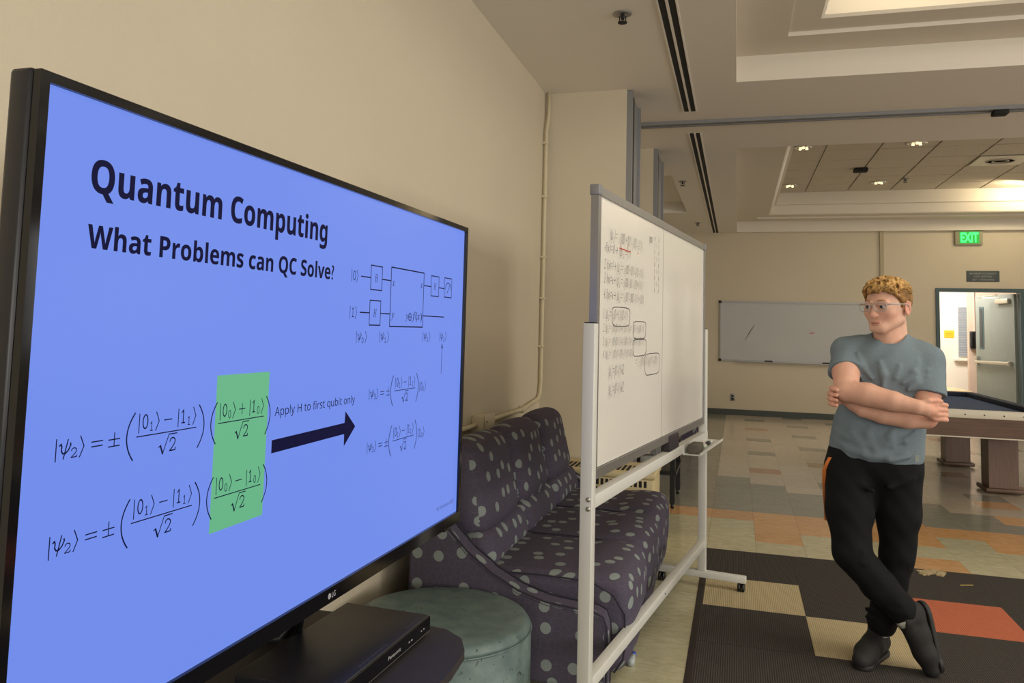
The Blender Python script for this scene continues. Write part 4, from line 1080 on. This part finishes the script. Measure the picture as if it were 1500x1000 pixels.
def sqrt2(k, u, v0, w, h):
    k.line([(u, v0+h*.38), (u+w*.1, v0+h*.45)], LW); k.line([(u+w*.1, v0+h*.45), (u+w*.24, v0)], LW*1.8); k.line([(u+w*.24, v0), (u+w*.55, v0+h), (u+w, v0+h)], LW)
    digit(k, '2', u+w*.60, v0+h*.08, w*.36, h*.70)
def frac(k, u0, u1, vf, a, b, sign, sub, s=1.0):
    """(|a_sub> sign |b_sub>)/sqrt2 with its numerator above vf"""
    W0 = u1-u0; t = vf+.005*s; h = .026*s
    X = lambda f: u0+W0*f
    k.line([(u0, vf), (u1, vf)], LW)
    ket_open(k, X(.03), t, t+h); digit(k, a, X(.08), t+.005*s, W0*.09, .019*s); digit(k, sub, X(.2), t+.001*s, W0*.055, .012*s); ket_close(k, X(.295), t, t+h, d=.05*W0)
    k.line([(X(.43), vf+.018*s), (X(.56), vf+.018*s)], LW)
    if sign == '+': k.line([(X(.495), vf+.0095*s), (X(.495), vf+.0265*s)], LW)
    ket_open(k, X(.67), t, t+h); digit(k, b, X(.72), t+.005*s, W0*.075, .019*s); digit(k, sub, X(.835), t+.001*s, W0*.055, .012*s); ket_close(k, X(.935), t, t+h, d=.05*W0)
    sqrt2(k, X(.36), vf-.03*s, W0*.30, .0265*s)
def equation(name, dv):
    k = Ink(); v = .362+dv
    ket_open(k, .051, v-.014, v+.013); psi(k, .056, v-.012, v+.011, .017); digit(k, '2', .0735, v-.012, .0095, .0115); ket_close(k, .087, v-.013, v+.013)
    k.line([(.105, v+.003), (.123, v+.003)], LW); k.line([(.105, v-.003), (.123, v-.003)], LW)
    k.line([(.133, v+.002), (.152, v+.002)], LW); k.line([(.1425, v+.011), (.1425, v-.006)], LW); k.line([(.133, v-.007), (.152, v-.007)], LW)
    paren(k, .177, v-.031, v+.033, -1); frac(k, .182, .303, v, '0', '1', '-', '1'); paren(k, .308, v-.031, v+.033, 1)
    paren(k, .350, v-.031, v+.033, -1); frac(k, .355, .476, v, '0', '1', '+' if dv == 0 else '-', '0'); paren(k, .482, v-.031, v+.033, 1)
    k.build(name, INK, scr, onscr())
equation('equation', 0); equation('equation', -.1165)
def eq3(dv, last):
    k = Ink(); v = .370+dv
    ket_open(k, .868, v-.012, v+.012); psi(k, .873, v-.010, v+.010, .017); digit(k, '3', .891, v-.011, .009, .011); ket_close(k, .904, v-.012, v+.012)
    k.line([(.923, v+.003), (.941, v+.003)], LW); k.line([(.923, v-.003), (.941, v-.003)], LW)
    k.line([(.953, v+.002), (.970, v+.002)], LW); k.line([(.9615, v+.010), (.9615, v-.006)], LW); k.line([(.953, v-.007), (.970, v-.007)], LW)
    paren(k, .988, v-.034, v+.036, -1, w=.0024); frac(k, .996, 1.114, v, '0', '1', '-', '1'); paren(k, 1.121, v-.034, v+.036, 1, w=.0024)
    ket_open(k, 1.143, v-.012, v+.014); digit(k, last, 1.148, v-.008, .011, .019); digit(k, '0', 1.162, v-.011, .008, .011); ket_close(k, 1.175, v-.012, v+.014)
    k.build('equation', INK, scr, onscr())
eq3(0, '0'); eq3(-.117, '1')
c = Ink(); CW = .0026
def rect(k, u0, u1, v0, v1, w=CW): k.line([(u0, v0), (u1, v0), (u1, v1), (u0, v1), (u0, v0)], w)
rect(c, .854, .909, .603, .657); rect(c, .854, .907, .524, .579); rect(c, .956, 1.147, .522, .661, .003); rect(c, 1.195, 1.248, .605, .658); rect(c, 1.288, 1.342, .606, .659)
for a_, b_, v in ((.809, .854, .629), (.909, .956, .629), (1.147, 1.195, .629), (1.248, 1.288, .629), (.809, .854, .551), (.907, .956, .551), (1.147, 1.292, .551)): c.line([(a_, v), (b_, v)], CW)
for u_, v_ in ((.873, .621), (.872, .542), (1.214, .622)): c.text(math_ital('H'), u_, u_+.016, v_, v_+.018)
c.text(math_ital('x'), .962, .976, .617, .629, .0, 0); c.text(math_ital('x'), 1.126, 1.140, .621, .633, .0, 0); c.text(math_ital('y'), .962, .979, .536, .554, .0, 0)
c.text(math_ital('y'), 1.043, 1.058, .535, .552, .0, 0); c.line([(1.0685+.009*math.cos(a), .5465+.009*math.sin(a)) for a in [2*PI*k/16 for k in range(17)]], .002); c.line([(1.0595, .5465), (1.0775, .5465)], .0018); c.line([(1.0685, .5375), (1.0685, .5555)], .0018)
c.text(math_ital('f(x)'), 1.080, 1.142, .535, .560, .0, 0)
ket_open(c, .767, .615, .641); digit(c, '0', .773, .619, .012, .019); ket_close(c, .789, .615, .641)
ket_open(c, .766, .537, .563); digit(c, '1', .774, .541, .009, .019); ket_close(c, .789, .537, .563)
for u_, s_ in ((.798, '0'), (.908, '1'), (1.153, '2'), (1.266, '3')):
    ket_open(c, u_, .485, .510); psi(c, u_+.005, .487, .508, .017); digit(c, s_, u_+.024, .485, .009, .011); ket_close(c, u_+.040, .485, .510)
c.line([(1.297+.016*math.cos(a), .632+.018*math.sin(a)) for a in [PI*k/10 for k in range(11)]][::-1], .0022) if False else c.line([(1.315+.019*math.cos(a), .628+.018*math.sin(a)) for a in [PI*k/10 for k in range(11)]], .0024)
c.line([(1.309, .618), (1.330, .643)], .0022)
c.line([(1.284, .397), (1.285, .468)], .0022); c.poly([(1.2795, .466), (1.2905, .466), (1.285, .480)])
c.build('circuit_diagram', INK, scr, onscr())

ct = thing('television_cart', 'dark cart with a shelf under the television', 'cart', (-.88, 1.44, 0), TVY)
sh = MB(); poly = [(-.26, -.62), (-.26, .40), (.12, .41), (.20, .40), (.255, .36), (.285, .30), (.295, .2), (.295, -.62)]
sh.prism(poly, .635, .655, 'z').build('shelf', M['shelf'], ct)
for y in (-.42, .24): MB().rbox(-.2, -.12, y-.03, y+.03, .06, 1.36, .006).build('upright', M['black'], ct)
MB().rbox(-.12, -.045, -.42, .30, 1.02, 1.1, .005).build('mount_bar', M['black'], ct)
MB().rbox(-.12, -.045, -.42, .30, 1.28, 1.34, .005).build('mount_bar', M['black'], ct)
for y in (-.42, .24):
    MB().rbox(-.36, .30, y-.03, y+.03, .05, .09, .006).build('base_foot', M['black'], ct)
    for x in (-.33, .27): MB().cyl((x, y-.014, .025), (x, y+.014, .025), .025, 14).build('caster', M['black'], ct)

dv = thing('disc_player', 'slim black disc player on the cart shelf under the television', 'disc player', (-.82, 1.588, .655), TVY-.02)
MB().rbox(-.112, .108, -.215, .215, .006, .043, .003).build('case', mat('player_case', (26, 27, 36), .38), dv)
MB().box(.108, .112, -.215, .215, .008, .040).build('front_panel', M['gloss'], dv)
MB().box(.1085, .1125, -.214, .214, .0065, .0078).build('chrome_line', M['steel'], dv)
for x in (-.09, .09):
    for y in (-.18, .18): MB().cyl((x, y, 0), (x, y, .007), .012, 10).build('foot', M['black'], dv)
ik = Ink(); ik.text('Panasonic', .0, .06, .018, .026, .01); ik.line([(.10, .02), (.104, .02)], .003); ik.line([(.112, .02), (.118, .02)], .003); ik.line([(.165, .022), (.168, .022)], .003); ik.line([(.178, .022), (.181, .022)], .003)
ik.build('front_lettering', mat('player_print', (170, 170, 170), .4), dv, lambda u, v: (.1122, u, v))
ik = Ink(); ik.text('Blu-ray Disc  HDMI  DIVX  USB', -.10, .02, .094, .1, 0); ik.text('OPEN/CLOSE', .12, .19, .094, .099, 0)
ik.build('top_lettering', mat('player_top_print', (90, 92, 110), .4), dv, lambda u, v: (v, u, .0433))
cb_ = MB().tube([(-.95, 1.62, .66), (-.93, 1.60, .72), (-.90, 1.56, .775), (-.885, 1.50, .77), (-.89, 1.44, .745), (-.90, 1.36, .77), (-.90, 1.28, .80)], .008, 7).tube([(-.90, 1.60, .775), (-.89, 1.585, .79), (-.885, 1.565, .775), (-.895, 1.555, .76)], .011, 7)
o = cb_.build('video_cable', M['black'], None); tag(o, 'black cable looped below the television bottom edge', 'cable')

# ------------------------------------------------------------------ rolling whiteboard
rb = thing('rolling_whiteboard', 'white rolling whiteboard covered in handwriting at its left half', 'whiteboard', (-.18, 4.5, 0), -math.radians(8.5))
MB().box(-.018, -.004, -1.86, -.0, .92, 1.855).build('panel', M['board'], rb)
fr = MB().box(-.024, .003, -1.895, .022, 1.848, 1.878).box(-.024, .003, -1.895, .022, .885, .918).box(-.024, .003, -1.895, -1.862, .918, 1.848).box(-.024, .003, -.005, .022, .918, 1.848)
fr.build('frame', M['alu'], rb)
for yy in (-1.88, .005): MB().rbox(-.028, .007, yy-.02, yy+.02, 1.845, 1.882, .003).build('corner_cap', M['post'], rb)
MB().box(-.0041, -.0034, -.942, -.939, .92, 1.848).build('panel_seam', M['alu'], rb)
for yy in (-1.918, .042):
    lg = MB().rbox(-.03, .012, yy-.02, yy+.02, .085, 1.405, .003).build('leg', M['whitemetal'], rb)
    MB().box(-.026, .008, yy-.016, yy+.016, 1.403, 1.409).build('leg_cap', M['black'], lg)
    rear = -.2 if yy < -1 else -.255
    MB().rbox(rear, .225, yy-.02, yy+.02, .052, .087, .003).build('base_bar', M['whitemetal'], rb)
    for xx in (rear+.025, .2):
        c_ = MB().cyl((xx-.017, yy, .0268), (xx-.004, yy, .0268), .0265, 20).cyl((xx+.004, yy, .0268), (xx+.017, yy, .0268), .0265, 20).box(xx-.0035, xx+.0035, yy-.012, yy+.012, .026, .054)
        c_.build('caster', M['black'], rb)
MB().rbox(-.028, .010, -1.9, .024, .795, .838, .003).build('middle_rail', M['whitemetal'], rb)
MB().rbox(-.028, .010, -1.9, .024, .213, .252, .003).build('lower_rail', M['whitemetal'], rb)
for z in (.80, .83): MB().cyl((.0, -1.938, z), (.0, -1.942, z), .008, 10).build('bolt', M['steel'], rb)
MB().cyl((.010, -.9, .235), (.012, -.9, .235), .004, 8).build('bolt', M['void'], rb)
# pen tray hooked over the rail
MB().box(.012, .095, -.56, .07, .792, .796).box(.093, .096, -.56, .07, .796, .806).box(.010, .0125, -.56, .07, .79, .84).build('pen_tray', M['whitemetal'], rb)
MB().rbox(-.03, -.01, -1.0, -.6, 1.878, 1.888, .003).build('top_clip', M['alu'], rb)
RM = Matrix.Translation((-.18, 4.5, 0)) @ Matrix.Rotation(-math.radians(8.5), 4, 'Z')
def rbw(x, y, z): return RM @ Vector((x, y, z))
o = MB().rbox(-.026, .026, -.065, .065, 0, .045, .005).build('board_eraser', mat('felt_eraser', (92, 86, 78), .9, noise=.15, nscale=60), None)
o.location = rbw(.055, -.475, .796); o.rotation_euler = (0, 0, -math.radians(8.5)); tag(o, 'grey felt eraser on the pen tray of the rolling whiteboard', 'eraser')
def marker(y, capc, label, x=.06):
    t = thing('marker_pen', label, 'marker', rbw(x, y, .806), -math.radians(8.5), 'markers on the pen tray')
    MB().cyl((0, -.06, 0), (0, .06, 0), .0095, 12).build('barrel', M['whitemetal'], t)
    MB().cyl((0, -.075, 0), (0, -.022, 0), .0105, 12).build('cap', mat('marker_cap', capc, .4), t)
marker(-.33, (30, 120, 60), 'green capped marker next to the felt eraser', .065)
marker(-.3, (200, 60, 40), 'red capped marker behind the green one on the tray', .035)
marker(-.13, (30, 30, 30), 'black capped marker at the far end of the pen tray', .06)
# handwriting
def wr(k, body, y0, y1, z0, z1, sh=.25): k.text(body, y0, y1, z0, z1, -.016, sh)
hand_lines = []
def wr(k, *a):
    q = Ink(); q.text(*a[:5], -.022, .25 if len(a) < 6 else a[5]); hand_lines.append(q)
k = Ink()
wr(k, '|ψ₂⟩=½(|00⟩+|01⟩-|10⟩-|11⟩)', -1.74, -1.30, 1.695, 1.755)
wr(k, '-f(x)=0→ |ψ₃⟩=|1⟩', -1.80, -1.47, 1.65, 1.70)
wr(k, '2. f(x)=1→ |ψ₃⟩=½(|00⟩+|01⟩-|10⟩-|11⟩)', -1.80, -1.28, 1.588, 1.640)
wr(k, '3. f(x)=x→ |ψ₃⟩=½(|00⟩-|01⟩-|10⟩+|11⟩)', -1.80, -1.29, 1.537, 1.590)
wr(k, '4. f(x)=x̄→ |ψ₃⟩=½(|01⟩-|00⟩-|11⟩+|10⟩)', -1.80, -1.27, 1.482, 1.535)
wr(k, '1. |ψ₃⟩=½(|0⟩+|1⟩)(|0⟩-|1⟩)', -1.80, -1.50, 1.412, 1.465)
wr(k, '2. |ψ₃⟩=½(|0⟩(|0⟩-|1⟩)+|1⟩(|0⟩-|1⟩))=½(|0⟩+|1⟩)(|0⟩-|1⟩)', -1.80, -1.26, 1.368, 1.412)
wr(k, '3. |ψ₃⟩=½(|0⟩(|0⟩-|1⟩)-|1⟩(|0⟩-|1⟩))=½(|0⟩-|1⟩)(|0⟩-|1⟩)', -1.80, -1.25, 1.320, 1.364)
wr(k, '4. |ψ₃⟩=½(|0⟩(|1⟩-|0⟩)-|1⟩(|1⟩-|0⟩))', -1.80, -1.42, 1.276, 1.318)
wr(k, '=½(|0⟩-|1⟩)(|1⟩-|0⟩)', -1.38, -1.03, 1.232, 1.285)
wr(k, '|ψ₃⟩=(|0⟩-|1⟩)/√2', -1.73, -1.54, 1.208, 1.262)
wr(k, '|ψ₃⟩=(|0⟩-|1⟩)/√2', -1.73, -1.54, 1.142, 1.198)
k.text('|00⟩', -1.19, -1.13, 1.75, 1.79, -.012, .2)
for q in range(9): wr(k, '1 1 1'[:5 if q % 2 else 3], -1.10, -1.02, 1.775-.028*q, 1.795-.028*q, .1)
hand_lines.append(k)
for q in hand_lines: q.build('handwritten_line', M['ink'], rb, lambda u, v: (-.0034, u, v))
k = Ink()
def blob(y0, y1, z0, z1):
    n = 24; pts = []
    for q in range(n+1):
        a = 2*PI*q/n+.4; c_, s_ = math.cos(a), math.sin(a); e = .45
        pts.append(((y0+y1)/2+(y1-y0)/2*math.copysign(abs(c_)**e, c_)*(1+.04*math.sin(3*a)), (z0+z1)/2+(z1-z0)/2*math.copysign(abs(s_)**e, s_)*(1+.05*math.sin(2*a+1))))
    k.line(pts, .0035)
def on_board(y, z): return (y, z)
blob(-1.70, -1.47, 1.398, 1.472); blob(-1.42, -1.23, 1.352, 1.424); blob(-1.42, -1.22, 1.283, 1.352); blob(-1.24, -.99, 1.20, 1.293)
k.build('ink_outline', M['ink'], rb, lambda u, v: (-.0033, u, v))
k = Ink(); k.line([(-1.62, 1.690), (-1.47, 1.690)], .004); k.line([(-1.60, 1.682), (-1.60, 1.705)], .003); k.line([(-1.51, 1.682), (-1.51, 1.705)], .003); k.line([(-1.37, 1.695), (-1.36, 1.695)], .004)
k.build('red_underline', M['redink'], rb, lambda u, v: (-.0032, u, v))
# phone-sized black case hanging on the rail behind the tray, small litter by the lower rail
o = MB().rbox(-.02, .02, -.09, .09, 0, .07, .008).build('glasses_case', mat('dark_cloth', (48, 42, 48), .8), None)
o.location = rbw(-.008, -.74, .84); o.rotation_euler = (0, 0, -math.radians(8.5)); tag(o, 'dark cloth case lying on the rail of the rolling whiteboard', 'case')
b_ = thing('water_bottle', 'small clear bottle with a blue cap on the floor by the sofa front', 'bottle', (-.420, 3.42, .0145), 0)
MB().tube([(0, -.05, 0), (0, .0, 0), (0, .03, 0), (0, .04, 0)], [.014, .014, .011, .008], 14).build('body', mat('clear_plastic', (165, 172, 172), .15), b_)
MB().cyl((0, .04, 0), (0, .056, 0), .0105, 12).build('cap', mat('blue_cap', (30, 70, 180), .4), b_)
